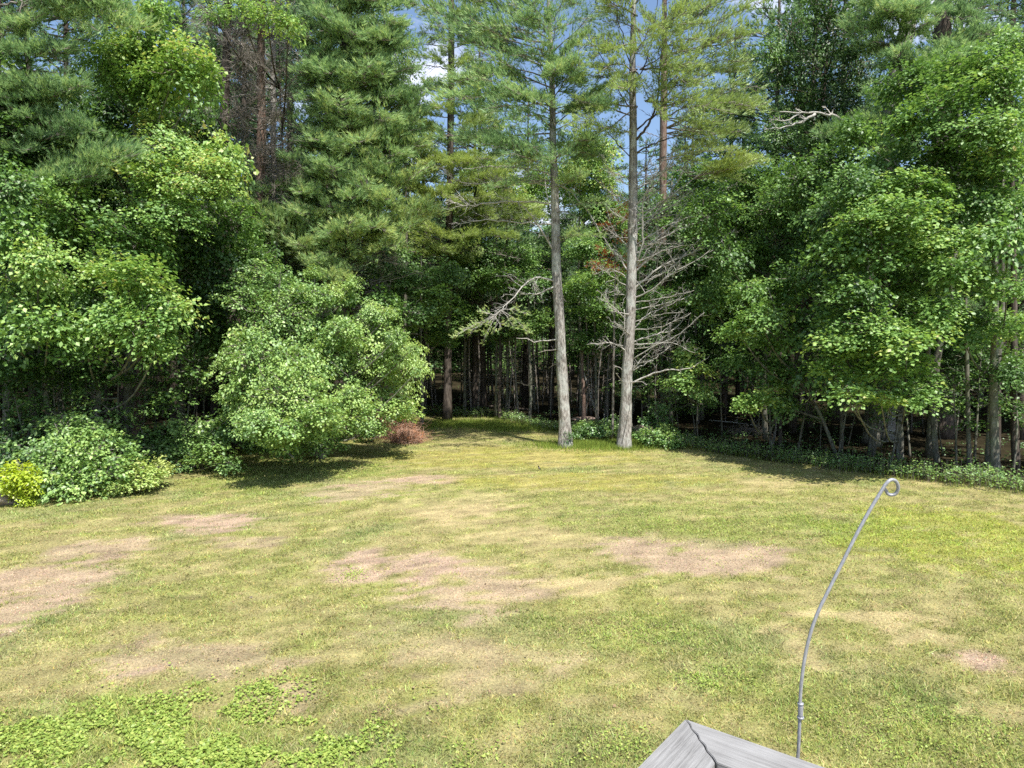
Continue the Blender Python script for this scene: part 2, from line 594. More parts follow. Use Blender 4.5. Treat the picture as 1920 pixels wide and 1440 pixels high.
def build_grass():
    a = Acc()
    x, y = in_view(720000, 5.6, 37.5, 2.0)
    s = lawn_s(x, y)
    k = s > 0
    x, y = x[k], y[k]
    c = lawn_col(x, y, .38)
    n = len(x)
    gr = np.clip((c[:, 1] - c[:, 0]) * 8 + .45, 0, 1)           # greener cover stands a little higher
    tuft = fbm(x, y, .11, 500, 2)
    c = c * rng.uniform(.7, 1.45, (n, 1)) * (.72 + .6 * tuft)[:, None] * (1 + .10 * rng.normal(size=(n, 3)))
    dead = rng.random(n) < 0.16
    c[dead] = c[dead] * .4 + STRAW * .75
    h = (0.014 + 0.034 * gr) * (.35 + 1.3 * tuft) * rng.uniform(.6, 1.5, n)
    blades(a, x, y, h, 0.0040 + 0.00045 * y, 0.8, np.clip(c, .01, .8))
    # longer unmown grass along the wood edge and round the two pines
    x, y = in_view(150000, 15, 40, 1.0)
    s = lawn_s(x, y)
    k = (s > -1.5) & (s < .35) & (rng.random(len(x)) < .75)
    pa, pb = G(1060, 838), G(1170, 838)
    xx, yy = [x[k]], [y[k]]
    for p, rr, m in ((pa, .9, 2500), (pb, 1.1, 5000), ((pa + pb) / 2, 1.3, 4500), (G(880, 798), 1.6, 7000), (G(960, 806), 1.3, 4000), (G(760, 805), 1.0, 2500)):
        q = rng.normal(size=(m, 2)) * rr * .5
        xx.append(p[0] + q[:, 0] * 1.6)
        yy.append(p[1] + q[:, 1] + .35)
    x, y = np.concatenate(xx), np.concatenate(yy)
    n = len(x)
    c = np.array([.17, .26, .055]) * rng.uniform(.6, 1.5, (n, 1)) + np.array([.1, .06, .0]) * rng.random((n, 1))
    blades(a, x, y, rng.uniform(.07, .24, n), .008, .35, c)
    me = a.mesh("grass")
    me.materials.append(GRASS)
    o = link(bpy.data.objects.new("grass", me))
    o['kind'] = 'stuff'
    o['label'] = 'patchy mown grass, green and straw coloured, longer at the wood edge'
    o['category'] = 'grass'
    # broad-leaved clover and plantain patch
    a = Acc()
    for (px, py, rx, ry, n) in ((230, 1390, 340, 85, 20000), (560, 1400, 260, 60, 6500), (500, 1290, 60, 15, 500), (660, 1082, 28, 10, 450), (1370, 1055, 60, 10, 250), (1120, 1400, 160, 40, 900), (1560, 1000, 300, 50, 6000), (1300, 985, 260, 30, 3500),
                            (1750, 1370, 200, 70, 1800), (1340, 1275, 60, 20, 900), (1200, 1190, 120, 30, 1200), (1264, 878, 10, 4, 90), (1850, 1040, 150, 70, 4000)):
        cx, cy, wx, wy = ell(px, py, rx, ry)
        q = rng.normal(size=(n, 2)) * .62
        x, y = cx + q[:, 0] * wx, cy + q[:, 1] * wy
        cl = fbm(x, y, .5, 99, 3)
        k = (cl + .3 * (fbm(x, y, .16, 120, 2) - .5) + .1 * rng.random(n) > .545) & (lawn_s(x, y) > .2) & (y > 5)
        x, y = x[k], y[k]
        m = len(x)
        pos = np.stack([x, y, ground_z(x, y) + rng.uniform(.015, .05, m)], 1)
        ax = rng.normal(size=(m, 3)) * np.array([1, 1, .25])
        nr = np.array([0, 0, 1.0]) + .4 * rng.normal(size=(m, 3))
        leaves(a, pos, ax, nr, rng.uniform(.014, .034, m) * (1.45 if py > 1250 and px < 800 else 1.0), .62 + .25 * rng.normal(size=m), .85)
    me = a.mesh("clover")
    me.materials.append(leaf_mat("clover_leaf", [(0, (.13, .20, .04)), (.5, (.29, .40, .08)), (1, (.46, .52, .13))], .3, .02))
    o = link(bpy.data.objects.new("clover", me))
    o['kind'] = 'stuff'
    o['label'] = 'bright green broad leaved clover patches in the lawn'
    o['category'] = 'clover'


build_grass()


def lawn_litter():
    x, y = in_view(2600, 5.6, 36, 1.2)
    s = lawn_s(x, y)
    k = (s > .1) & (rng.random(len(x)) < np.clip(.35 + np.exp(-s / 2.5), 0, 1))
    x, y = x[k], y[k]
    n = len(x)
    a = Acc()
    pos = np.stack([x, y, ground_z(x, y) + rng.uniform(.012, .035, n)], 1)
    leaves(a, pos, rng.normal(size=(n, 3)) * np.array([1, 1, .25]), np.array([0, 0, 1.0]) + .5 * rng.normal(size=(n, 3)), rng.uniform(.02, .06, n), rng.random(n), .6)
    m = 500
    x, y = in_view(m, 5.6, 34, 1.2)
    p = np.stack([x, y, ground_z(x, y) + .02], 1)[lawn_s(x, y) > .1]
    d = nrmz(rng.normal(size=p.shape) * np.array([1, 1, .12])) * rng.uniform(.04, .16, (len(p), 1))
    cones(a, p - d, p + d, .003, .002, .3)
    o = part("leaf_litter", a, leaf_mat("dry_leaf", [(0, (.10, .07, .045)), (.5, (.28, .19, .11)), (1, (.50, .40, .24))], .2, .02), None, kind='stuff')
    o['label'] = 'dry fallen leaves and bits of twig scattered on the mown grass'
    o['category'] = 'leaf litter'


# ------------------------------------------------------------------ foliage generators
UP = np.array([0, 0, 1.0])


def cloud(acc, c, r, n, per, ls, rad, tint, tip=0.25, maple=True, wood=None, trunk=None, jit=.2, asp=.62):
    c, r = np.asarray(c, float), np.asarray(r, float)
    d = nrmz(rng.normal(size=(n, 3)))
    rr = rng.random(n) ** .42 * np.where(rng.random(n) < .22, rng.uniform(1.0, 1.38, n), 1.0)
    # an uneven outline: lobes
    lob = 1 + .22 * np.sin(d[:, 0] * 5 + c[0] * 3) * np.cos(d[:, 2] * 4 + c[2] * 2) + .12 * rng.normal(size=n)
    cen = c + d * (rr * lob)[:, None] * r
    out = nrmz(d * r)
    Nn = nrmz(UP * 1.0 + out * .38 + SUN_DIR * .35 + .22 * rng.normal(size=(n, 3)))
    T = nrmz(np.cross(Nn, rng.normal(size=(n, 3))))
    B = np.cross(Nn, T)
    R = rad * rng.uniform(.6, 1.25, n)
    idx = np.repeat(np.arange(n), per)
    m = len(idx)
    q = np.sqrt(rng.random(m))
    a = rng.uniform(0, 2 * math.pi, m)
    rd = T[idx] * np.cos(a)[:, None] + B[idx] * np.sin(a)[:, None]
    pos = cen[idx] + rd * (q * R[idx])[:, None] + Nn[idx] * (rng.normal(size=m) * .05 * (rad / .35))[:, None]
    pos[:, 2] -= .22 * (q * R[idx]) ** 2 / max(rad, .1)
    ax = rd * .8 + .42 * rng.normal(size=(m, 3)) * np.array([1, 1, .6]) - UP * .2 + out[idx] * .25
    nr = Nn[idx] + .33 * rng.normal(size=(m, 3))
    t = tint + jit * .4 * rng.normal(size=m) + (jit * .55 * rng.normal(size=n))[idx] + tip * ((q > .7) & (rr[idx] > .8)) * rng.random(m)
    leaves(acc, pos, ax, nr, ls * rng.uniform(.65, 1.2, m), t, asp, maple)
    if wood is not None:
        j = rng.random(n) < .5
        base = c + (cen[j] - c) * .15
        mid = (base + cen[j]) / 2 + rng.normal(size=(j.sum(), 3)) * .08
        cones(wood, base, mid, .012, .008, .5)
        cones(wood, mid, cen[j], .008, .004, .5)
        if trunk is not None:
            t0 = trunk
            tube(wood, [t0, (t0 * .45 + c * .55) + np.array([0, 0, -.12 * np.linalg.norm(c - t0)]), c], [.045, .03, .014], 5, 8, .05)


def bough(wood, nac, p0, p1, width, tint, start=.3, bend=.06, step=.15, L=.12, w=.008, K=6, up=.35, dens=1.0, r0=.03, twist=None):
    p0, p1 = np.asarray(p0, float), np.asarray(p1, float)
    ln = np.linalg.norm(p1 - p0)
    mid = (p0 + p1) / 2 + UP * bend * ln + rng.normal(size=3) * .03 * ln
    n = max(6, int(ln / .3))
    pts = resample([p0, mid, p1], n)
    tube(wood, pts, [r0, r0 * .55, .006], 5, n, .05, .01 * ln)
    m = max(6, int(ln * (1 - start) / step * 2 * dens))
    t = start + (1 - start) * np.sort(rng.random(m))
    org = np.stack([np.interp(t, np.linspace(0, 1, n), pts[:, k]) for k in range(3)], 1)
    d = nrmz(p1 - p0)
    side = nrmz(np.cross(d, UP + (twist if twist is not None else .25 * rng.normal(size=3))))
    sg = np.where(rng.random(m) < .5, 1, -1)[:, None]
    env = np.minimum(1, (t - start) / .22 + .35) * (1.05 - t) ** .55
    tl = width * env * rng.uniform(.35, 1.25, m) + .12
    td = nrmz(d * .75 + side * sg * rng.uniform(.45, 1.0, (m, 1)) + UP * rng.uniform(-.05, .32, (m, 1)) + .15 * rng.normal(size=(m, 3)))
    end = org + td * tl[:, None]
    cones(wood, org, end, .008, .003, .5)
    # tufts along each twig and on its side shoots
    per = np.maximum(3, (tl / .065 * dens).astype(int))
    i = np.repeat(np.arange(m), per)
    u = .25 + .75 * rng.random(len(i)) ** .8
    pos = org[i] + td[i] * (tl[i] * u)[:, None] + rng.normal(size=(len(i), 3)) * np.minimum(.10, .25 * tl[i])[:, None] * np.array([1, 1, .55])
    dr = td[i] * .9 + UP * up + .2 * rng.normal(size=(len(i), 3))
    tt = tint + .10 * rng.normal(size=len(i)) + (.13 * rng.normal(size=m))[i]
    tufts(nac, pos, dr, L, w, K, tt, .28)


def dead(acc, pts, r0, r1=.006, nt=14, tl=.7, lev=2, dirup=.15, n=None, sides=6):
    pts = np.asarray(pts, float)
    ln = np.sum(np.linalg.norm(np.diff(pts, axis=0), axis=1))
    n = n or max(6, int(ln / .18))
    p, _ = tube(acc, pts, np.linspace(r0, r1, 6), sides, n, .10, .02)
    t = rng.uniform(.2, 1, nt)
    o = np.stack([np.interp(t, np.linspace(0, 1, n), p[:, k]) for k in range(3)], 1)
    d = nrmz(p[-1] - p[0])
    dd = nrmz(d * .7 + .75 * rng.normal(size=(nt, 3)) + UP * dirup)
    L = tl * rng.uniform(.35, 1, nt) * (1.15 - t * .6)
    r = np.maximum(.5 * r0 * (1 - t * .6), .008)
    for k in range(lev):
        m1 = o + dd * (L * .5)[:, None] + rng.normal(size=o.shape) * (.07 * L)[:, None]
        e = m1 + nrmz(dd + .35 * rng.normal(size=o.shape)) * (L * .5)[:, None]
        cones(acc, o, m1, r, r * .65)
        cones(acc, m1, e, r * .65, .002)
        if k < lev - 1:
            q = 3
            i = np.repeat(np.arange(len(o)), q)
            u = rng.uniform(.3, 1, len(i))[:, None]
            o2 = o[i] * (1 - u) + m1[i] * u
            far = rng.random(len(i)) < .5
            o2[far] = (m1[i] * (1 - u) + e[i] * u)[far]
            dd = nrmz(dd[i] + .8 * rng.normal(size=(len(i), 3)))
            L = L[i] * rng.uniform(.35, .7, len(i))
            r = np.maximum(r[i] * .6, .0055)
            o = o2


def trunk_px(acc, pl, d, rs, sides=12, n=24, rough=.05, ground=True, flare=1.35):
    """pl: photo pixel polyline from base upwards, all at distance d"""
    P = [W(x, y, d) for x, y in pl]
    if ground:
        g = P[0].copy()
        g[2] = float(ground_z(g[0], g[1])) - .05
        P[0] = g
    u = np.linspace(0, 1, len(rs))
    rr = np.interp(np.linspace(0, 1, 20), u, rs)
    if flare > 1:
        rr[0] *= flare
        rr[1] *= 1 + (flare - 1) * .2
    return tube(acc, P, rr, sides, n, rough, .0)


def two_mat(name, a, wood, mats):
    v0, f0, t0 = np.concatenate(a.v), np.concatenate(a.f), np.concatenate(a.t)
    c = Acc()
    c.add(v0, f0, t0)
    n0 = len(f0)
    if wood.n:
        c.add(np.concatenate(wood.v), np.concatenate(wood.f), np.concatenate(wood.t))
    me = c.mesh(name)
    mi = np.zeros(len(me.polygons), np.int32)
    mi[n0:] = 1
    me.polygons.foreach_set("material_index", mi)
    for m in mats:
        me.materials.append(m)
    return me


def make_clump(R, n, per, ls, rad, asp, maple=False):
    lf, wd = Acc(), Acc()
    cloud(lf, (0, 0, 0), (R, R, R * .62), n, per, ls, rad,   .4, .14, maple, wd, None, .2, asp)
    return two_mat("foliage", lf, wd, [MAPLE, TWIG])


CL = {}
for key, ls_, asp_, per_, rad_, q_ in (('maple', .116, .85, 38, .43, .37), ('ash', .12, .55, 28, .38, .34), ('small', .088, .8, 24, .26, .90), ('shrub', .105, .7, 22, .30, .60)):
    CL[key] = []
    for R_0 in (.42, .62, .9, 1.3, 1.8):
        CL[key].append((R_0, [make_clump(R_0, int((6 + 150 * R_0 ** 1.85) * q_), per_, ls_, rad_, asp_) for _ in range(3 if key == 'maple' and R_0 < 1.5 else 2)]))


def put_clump(key, c, R, tint, parent, mat, name="foliage"):
    rm = (R[0] * R[1]) ** .5
    i = int(np.argmin([abs(math.log(rm / a[0])) for a in CL[key]]))
    R0, var = CL[key][i]
    me = var[int(rng.integers(len(var)))]
    o = link(bpy.data.objects.new(name, me))
    o.parent = parent
    o.location = tuple(np.asarray(c, float) - np.asarray(parent['_o'], float))
    a = rng.uniform(0, 6.28)
    o.rotation_euler = (rng.normal() * .12, rng.normal() * .12, a)
    # the wide axis stays across, whichever way the copy is turned
    o.scale = (rm / R0, rm / R0, R[2] / (R0 * .62))
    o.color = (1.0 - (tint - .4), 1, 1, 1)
    if mat is not MAPLE:
        o.material_slots[0].link = 'OBJECT'
        o.material_slots[0].material = mat
    return o


def make_bough(dens, K, w, bend, up, start, L=.17):
    nd, wd = Acc(), Acc()
    bough(wd, nd, (0, 0, 0), (2.5, 0, 0), 1.0, .4, start=start, bend=bend, step=.12, L=L, w=w, K=K, up=up, dens=dens, r0=.03)
    return two_mat("branch", nd, wd, [PINE, TWIG])


BG = {'lush': [make_bough(1.35, 6, .010, b_, .45, .15) for b_ in (.05, .12, -.05, .03, .08)], 'thin': [make_bough(.85, 6, .009, b_, .45, .25) for b_ in (.05, -.04, .08, .12)]}


def put_bough(key, p0, p1, width, tint, parent, mat, name="branch"):
    from mathutils import Matrix
    p0, p1 = np.asarray(p0, float), np.asarray(p1, float)
    ln = np.linalg.norm(p1 - p0)
    x = (p1 - p0) / ln
    up = UP + .32 * rng.normal(size=3)
    p1 = p1 + np.array([0, 0, ln * rng.uniform(-.10, .16)])
    x = nrmz(p1 - p0)
    ln = np.linalg.norm(p1 - p0)
    y = nrmz(np.cross(up, x))
    z = np.cross(x, y)
    sx, sy = ln / 2.5, width
    sz = (sx + sy) / 2
    if rng.random() < .5:
        y = -y          # mirrored copy
    M = Matrix([[x[0] * sx, y[0] * sy, z[0] * sz, 0], [x[1] * sx, y[1] * sy, z[1] * sz, 0], [x[2] * sx, y[2] * sy, z[2] * sz, 0], [0, 0, 0, 1]])
    o = link(bpy.data.objects.new(name, BG[key][int(rng.integers(len(BG[key])))]))
    o.parent = parent
    M.translation = Vector(p0 - np.asarray(parent['_o'], float))
    o.matrix_local = M
    o.color = (1.0 - (tint - .4), 1, 1, 1)
    if mat is not PINE:
        o.material_slots[0].link = 'OBJECT'
        o.material_slots[0].material = mat
    return o


def broad(label, base, r, top, clumps, mat=MAPLE, bark=MAPLEBARK, ls=.12, maple=True, rad=.36, per=15, dens=1.0, tip=.25, name="maple_tree", cat="tree", group=None, stems=None, jit=.2, asp=.62):
    """base: ground point; top: upper end of the trunk; clumps: (px,py,distance,rx_px,ry_px,tint)"""
    base = np.array(base, float)
    base[2] = float(ground_z(base[0], base[1]))
    t = thing(name, label, cat, base, group)
    wd, lf = Acc(), Acc()
    top = np.asarray(top, float)
    mid = (base + top) / 2 + np.array([rng.normal() * .12, rng.normal() * .1, 0])
    pts, _ = tube(wd, [base - UP * .08, base * .75 + top * .25 + rng.normal(size=3) * .05, mid, top], [r * 1.25, r, r * .8, r * .6, r * .3], 9, 18, .05)
    for st in (stems or []):
        tube(wd, st, [r * .8, r * .5, r * .25], 6, 12, .05)
    key = 'maple' if maple else ('small' if ls < .08 else 'ash')
    for (px, py, d, rx, ry, tn) in clumps:
        tn = tn - (.02 if px < 480 and maple else 0)
        d = d + float(np.clip(rng.normal() * .55, -1.1, 1.1))
        c = W(px, py, d)
        R = np.array([rx, (rx + ry) * .5, max(ry, rx * .45)]) * .98 * d / F
        zt = min(max(c[2] - .5 * abs(c[0] - base[0]) - .3, base[2] + .6), top[2])
        k = np.argmin(abs(pts[:, 2] - zt))
        t0 = pts[k]
        tube(wd, [t0, (t0 * .45 + c * .55) + np.array([0, 0, -.12 * np.linalg.norm(c - t0)]), c], [.045, .03, .014], 5, 8, .05)
        put_clump(key, c, R, tn, t, mat)
    part("trunk", wd, bark, t, True)
    return t


# ------------------------------------------------------------------ the two standing pines in the lawn
def hero_pine_a():
    D = G(1060, 838)[1]
    b = G(1060, 838)
    t = thing("pine_tree", "pine with pale trunk and full green boughs, left of the two lawn pines", "pine tree", (b[0], b[1], 0))
    wd = Acc()
    pl = [(1060, 838), (1058, 780), (1053, 690), (1049, 600), (1044, 520), (1042, 440), (1040, 360), (1037, 280), (1036, 200), (1034, 120), (1030, 40), (1026, -60), (1022, -170)]
    k = D / F
    trunk_px(wd, pl, D, [11.4 * k, 10.4 * k, 9.7 * k, 9.1 * k, 8.7 * k, 8 * k, 7 * k, 6 * k, 5.4 * k, 4.6 * k, 3.8 * k, 2.6 * k, 1.5 * k], 28, 120, .05, True, 1.35)
    part("trunk", wd, PINEBARK, t, True)
    nd = Acc()

    def tx(y):
        return np.interp(y, [p[1] for p in pl[::-1]], [p[0] for p in pl[::-1]])

    def bo(y0, x1, y1, dz, width, tint, **k2):
        put_bough('thin' if k2 or rng.random() < .5 else 'lush', W(tx(y0), y0, D), W(x1, y1, D + dz), width, tint, t, PINE)

    # foliage boughs: (y at trunk, tip x, tip y, distance offset, width, tint)
    for a in ((305, 905, 262, -2.6, 1.0, .42), (300, 1000, 270, -3.0, 1.1, .38), (300, 1105, 258, -2.2, 1.0, .40), (290, 865, 275, -1.0, .8, .48), (285, 1135, 290, -1.0, .7, .45),
              (250, 830, 232, -1.6, .7, .55), (225, 920, 215, -2.4, .7, .5), (235, 1130, 180, -1.2, .7, .50), (205, 1140, 225, -2.4, .6, .45),
              (165, 850, 150, -1.4, .8, .60), (150, 900, 110, -2.0, .9, .55), (140, 960, 120, -2.4, .8, .5), (120, 1100, 75, -1.4, .7, .55), (110, 840, 95, -.6, .8, .55),
              (90, 910, 40, -1.8, .9, .50), (75, 860, 15, -1.0, .9, .55), (60, 980, 25, -2.2, .8, .45), (45, 1085, 10, -1.6, .7, .48), (20, 930, -30, -1.4, .9, .5), (10, 1110, -60, -.8, .8, .5),
              (-10, 990, -40, -1.8, .7, .45), (-40, 930, -110, -.8, .8, .5), (-60, 1090, -130, -1, .7, .5), (60, 1130, 40, .8, .7, .45), (130, 880, 70, 1.6, .8, .4), (60, 950, 60, 2, .8, .4), (215, 1120, 170, 1.8, .7, .45)):
        bo(*a)
    for a in ((200, 900, 160, -2.2, 1.0, .5), (180, 960, 175, -2.6, 1.0, .48), (130, 1000, 90, -2.4, 1.0, .5), (100, 880, 60, -2, 1.0, .52), (70, 1000, 10, -2.4, 1.0, .48), (40, 880, -10, -1.5, 1.0, .5), (30, 1060, -20, -1.8, .9, .5), (110, 1060, 130, -2, .8, .5), (170, 1090, 160, -1.6, .8, .52), (240, 960, 235, -2.6, .9, .5),
              (190, 1090, 120, -2.4, .9, .55), (150, 1110, 90, -2.0, .9, .55), (100, 1120, 20, -1.6, .9, .52), (200, 830, 190, -1.8, .9, .6), (120, 815, 60, -1.0, .9, .55), (80, 820, 30, -.6, 1, .5), (230, 1010, 200, -3, .8, .52), (160, 1040, 130, -3, .7, .5), (90, 1040, 50, -3, .7, .5), (340, 930, 335, -2.4, .7, .6), (350, 1090, 330, -2.2, .6, .6),
              (310, 960, 305, -3, 1.0, .5), (300, 1050, 285, -3.2, 1.0, .5), (-20, 950, -90, -1, 1, .5)):
        bo(*a)
    bo(390, 1130, 372, -1.5, .45, .62, dens=.8, start=.5)
    bo(445, 1120, 462, -2.2, .5, .66, dens=1.1, start=.35)
    bo(455, 1085, 440, -2.4, .4, .62, dens=1.0, start=.3)
    # low bough ending in a pale green plume
    w = Acc()
    p0, p1, p2, p3 = W(1042, 528, D), W(1000, 522, D - .7), W(955, 565, D - 1.4), W(928, 592, D - 1.7)
    dead(w, [p0, p1, p2, p3], .032, .012, 26, .9, 2, -.2)
    for q in ((852, 632), (880, 622), (905, 640), (940, 614), (965, 618), (988, 622), (915, 606), (985, 588), (900, 585)):
        bough(w, nd, p3 if q[0] < 960 else p2 * .4 + p3 * .6, W(q[0], q[1], D - 1.9), .42, .85, start=.25, dens=1.0, K=6, up=.5, r0=.012, L=.13)
    part("branch", w, PALEWOOD, t, True, label="long low branch with a pale green plume of needles")
    # bare branches
    for pts, r0, nt, tl in (([(1042, 480), (1020, 440), (992, 400), (964, 372)], .05, 10, .5), ([(1042, 536), (1015, 548), (985, 552), (962, 540)], .03, 14, .6), ([(1047, 637), (1010, 640), (968, 634)], .03, 4, .25),
                            ([(1047, 656), (1028, 656), (1010, 661)], .02, 5, .25), ([(1050, 690), (1040, 684), (1028, 690)], .015, 3, .2), ([(1041, 420), (980, 418), (910, 412), (862, 420)], .03, 26, .8),
                            ([(1040, 383), (960, 378), (880, 384), (835, 376)], .035, 30, .9), ([(1040, 350), (960, 338), (880, 345), (838, 328)], .035, 30, .8), ([(1039, 330), (1000, 318), (930, 312), (870, 316)], .03, 24, .7),
                            ([(1040, 300), (1022, 305), (1020, 330), (1028, 380)], .03, 4, .3), ([(1040, 400), (1060, 395), (1085, 410)], .02, 10, .4), ([(1040, 350), (1065, 355), (1100, 395), (1130, 440)], .03, 14, .6),
                            ([(1038, 245), (1060, 235), (1085, 222), (1110, 228)], .03, 12, .5), ([(1037, 210), (1000, 195), (960, 200), (915, 190)], .03, 14, .6), ([(1036, 190), (1015, 130), (985, 60), (960, 0)], .03, 12, .6),
                            ([(1036, 150), (1060, 110), (1085, 60), (1110, 40)], .025, 12, .5), ([(1035, 115), (1075, 118), (1110, 150)], .02, 10, .5), ([(1040, 345), (990, 330), (940, 360)], .02, 16, .7), ([(1050, 570), (1056, 560), (1062, 566)], .012, 2, .2)):
        w = Acc()
        dz = rng.uniform(-1.4, .2)
        m = len(pts) - 1
        dead(w, [W(x, y, D + dz * i / m) for i, (x, y) in enumerate(pts)], r0, .008, nt, tl)
        part("branch", w, PALEWOOD if r0 > .02 else TWIG, t, True)
    part("needles", nd, PINE, t)
    # ivy and shoots at the foot
    lf = Acc()
    cloud(lf, W(1066, 822, D - .2), (.22, .15, .28), 30, 12, .06, .12, .25, 0, False)
    part("ivy", lf, WEED, t)


def hero_pine_b():
    D = G(1170, 838)[1] - .2
    b = G(1170, 838)
    t = thing("pine_tree", "half dead pine with many bare grey branches, right of the two lawn pines", "pine tree", (b[0], b[1], 0))
    wd = Acc()
    pl = [(1170, 840), (1173, 780), (1176, 700), (1181, 620), (1184, 540), (1186, 460), (1187, 380), (1187, 300), (1187, 220), (1186, 140), (1187, 60), (1189, -30), (1190, -150)]
    k = D / F
    trunk_px(wd, pl, D, [11.4 * k, 10.4 * k, 9.8 * k, 9.4 * k, 9.0 * k, 8.6 * k, 8.0 * k, 7.2 * k, 6.4 * k, 5.6 * k, 4.8 * k, 4 * k, 3 * k], 28, 120, .055, True, 1.35)
    part("trunk", wd, PINEBARK, t, True)
    nd = Acc()

    def br(pts, r0, nt, tl, mat=PALEWOOD, dz=None):
        w = Acc()
        dz = rng.uniform(-1.6, .6) if dz is None else dz
        m = len(pts) - 1
        dead(w, [W(x, y, D + dz * i / m) for i, (x, y) in enumerate(pts)], r0, .008, nt, tl, 2)
        part("branch", w, mat, t, True)

    for a in (([(1178, 722), (1205, 708), (1250, 694), (1295, 690), (1328, 671)], .045, 6, .25), ([(1180, 717), (1200, 716), (1213, 722)], .018, 3, .15), ([(1180, 697), (1205, 672), (1232, 645)], .022, 7, .5),
              ([(1182, 700), (1200, 680), (1225, 676)], .015, 4, .3), ([(1183, 642), (1225, 628), (1262, 618), (1290, 590)], .035, 14, .6), ([(1184, 622), (1215, 590), (1260, 570), (1290, 545)], .03, 16, .7),
              ([(1186, 560), (1215, 548), (1250, 520), (1275, 505), (1330, 470)], .035, 26, .8), ([(1186, 545), (1230, 505), (1280, 480), (1345, 455), (1378, 430)], .04, 30, .8), ([(1187, 515), (1230, 470), (1262, 420), (1300, 360)], .035, 26, .9),
              ([(1187, 505), (1235, 450), (1300, 420), (1360, 395)], .03, 26, .9), ([(1188, 500), (1202, 470), (1206, 420), (1205, 380), (1225, 330), (1250, 290)], .045, 22, .8), ([(1187, 480), (1240, 440), (1310, 380), (1370, 350)], .035, 30, .9),
              ([(1187, 440), (1230, 400), (1270, 340), (1300, 280)], .035, 26, .9), ([(1187, 420), (1240, 380), (1310, 330), (1375, 290)], .03, 28, .9), ([(1187, 390), (1225, 350), (1255, 300), (1275, 240)], .03, 24, .8),
              ([(1187, 360), (1240, 325), (1300, 290), (1350, 260)], .03, 28, .8), ([(1187, 340), (1220, 300), (1240, 250)], .025, 22, .7),
              ([(1180, 510), (1160, 480), (1130, 445), (1105, 400)], .035, 8, .5), ([(1176, 600), (1150, 575), (1128, 560)], .02, 10, .5), ([(1173, 650), (1140, 642), (1100, 646)], .014, 6, .3), ([(1170, 580), (1172, 600), (1168, 625)], .016, 2, .2),
              ([(1172, 697), (1160, 688), (1150, 690)], .015, 3, .2), ([(1172, 720), (1163, 710), (1155, 700)], .012, 3, .2), ([(1180, 540), (1150, 520), (1120, 500)], .02, 14, .6), ([(1184, 470), (1150, 430), (1135, 380)], .02, 16, .7),
              ([(1186, 400), (1150, 370), (1140, 320)], .02, 16, .7), ([(1186, 350), (1150, 330), (1130, 290)], .02, 14, .6)):
        br(*a)
    for k_ in range(30):
        y0 = 330 + 370 * (k_ + .5) / 30 + rng.uniform(-8, 8)
        sd = 1 if k_ % 3 else -1
        ln = rng.uniform(55, 140) * (1 if sd > 0 else .55)
        br([(1185, y0), (1185 + sd * ln * .5, y0 - ln * rng.uniform(.05, .35)), (1185 + sd * ln, y0 - ln * rng.uniform(.1, .8))], .022, 14, .65)
    # dark rising limbs of the upper crown
    for a in (([(1190, 265), (1215, 235), (1232, 190), (1238, 120), (1245, 40), (1250, -60)], .055, 12, .7), ([(1215, 235), (1250, 180), (1290, 130), (1330, 70), (1360, 20)], .03, 14, .7),
              ([(1187, 210), (1160, 170), (1130, 110), (1100, 70)], .03, 14, .7), ([(1187, 160), (1210, 120), (1225, 60), (1235, -20)], .03, 12, .6), ([(1187, 130), (1165, 70), (1150, 10)], .025, 12, .6),
              ([(1187, 250), (1230, 215), (1290, 185), (1340, 150)], .035, 16, .7), ([(1187, 290), (1240, 265), (1310, 240), (1390, 200)], .035, 18, .8), ([(1187, 180), (1150, 150), (1100, 140)], .02, 14, .6),
              ([(1187, 300), (1150, 260), (1110, 220)], .025, 14, .6), ([(1188, 100), (1160, 40), (1165, -30)], .02, 8, .5), ([(1260, 160), (1320, 110), (1400, 60)], .022, 14, .6)):
        br(*a, mat=DARKBARK)
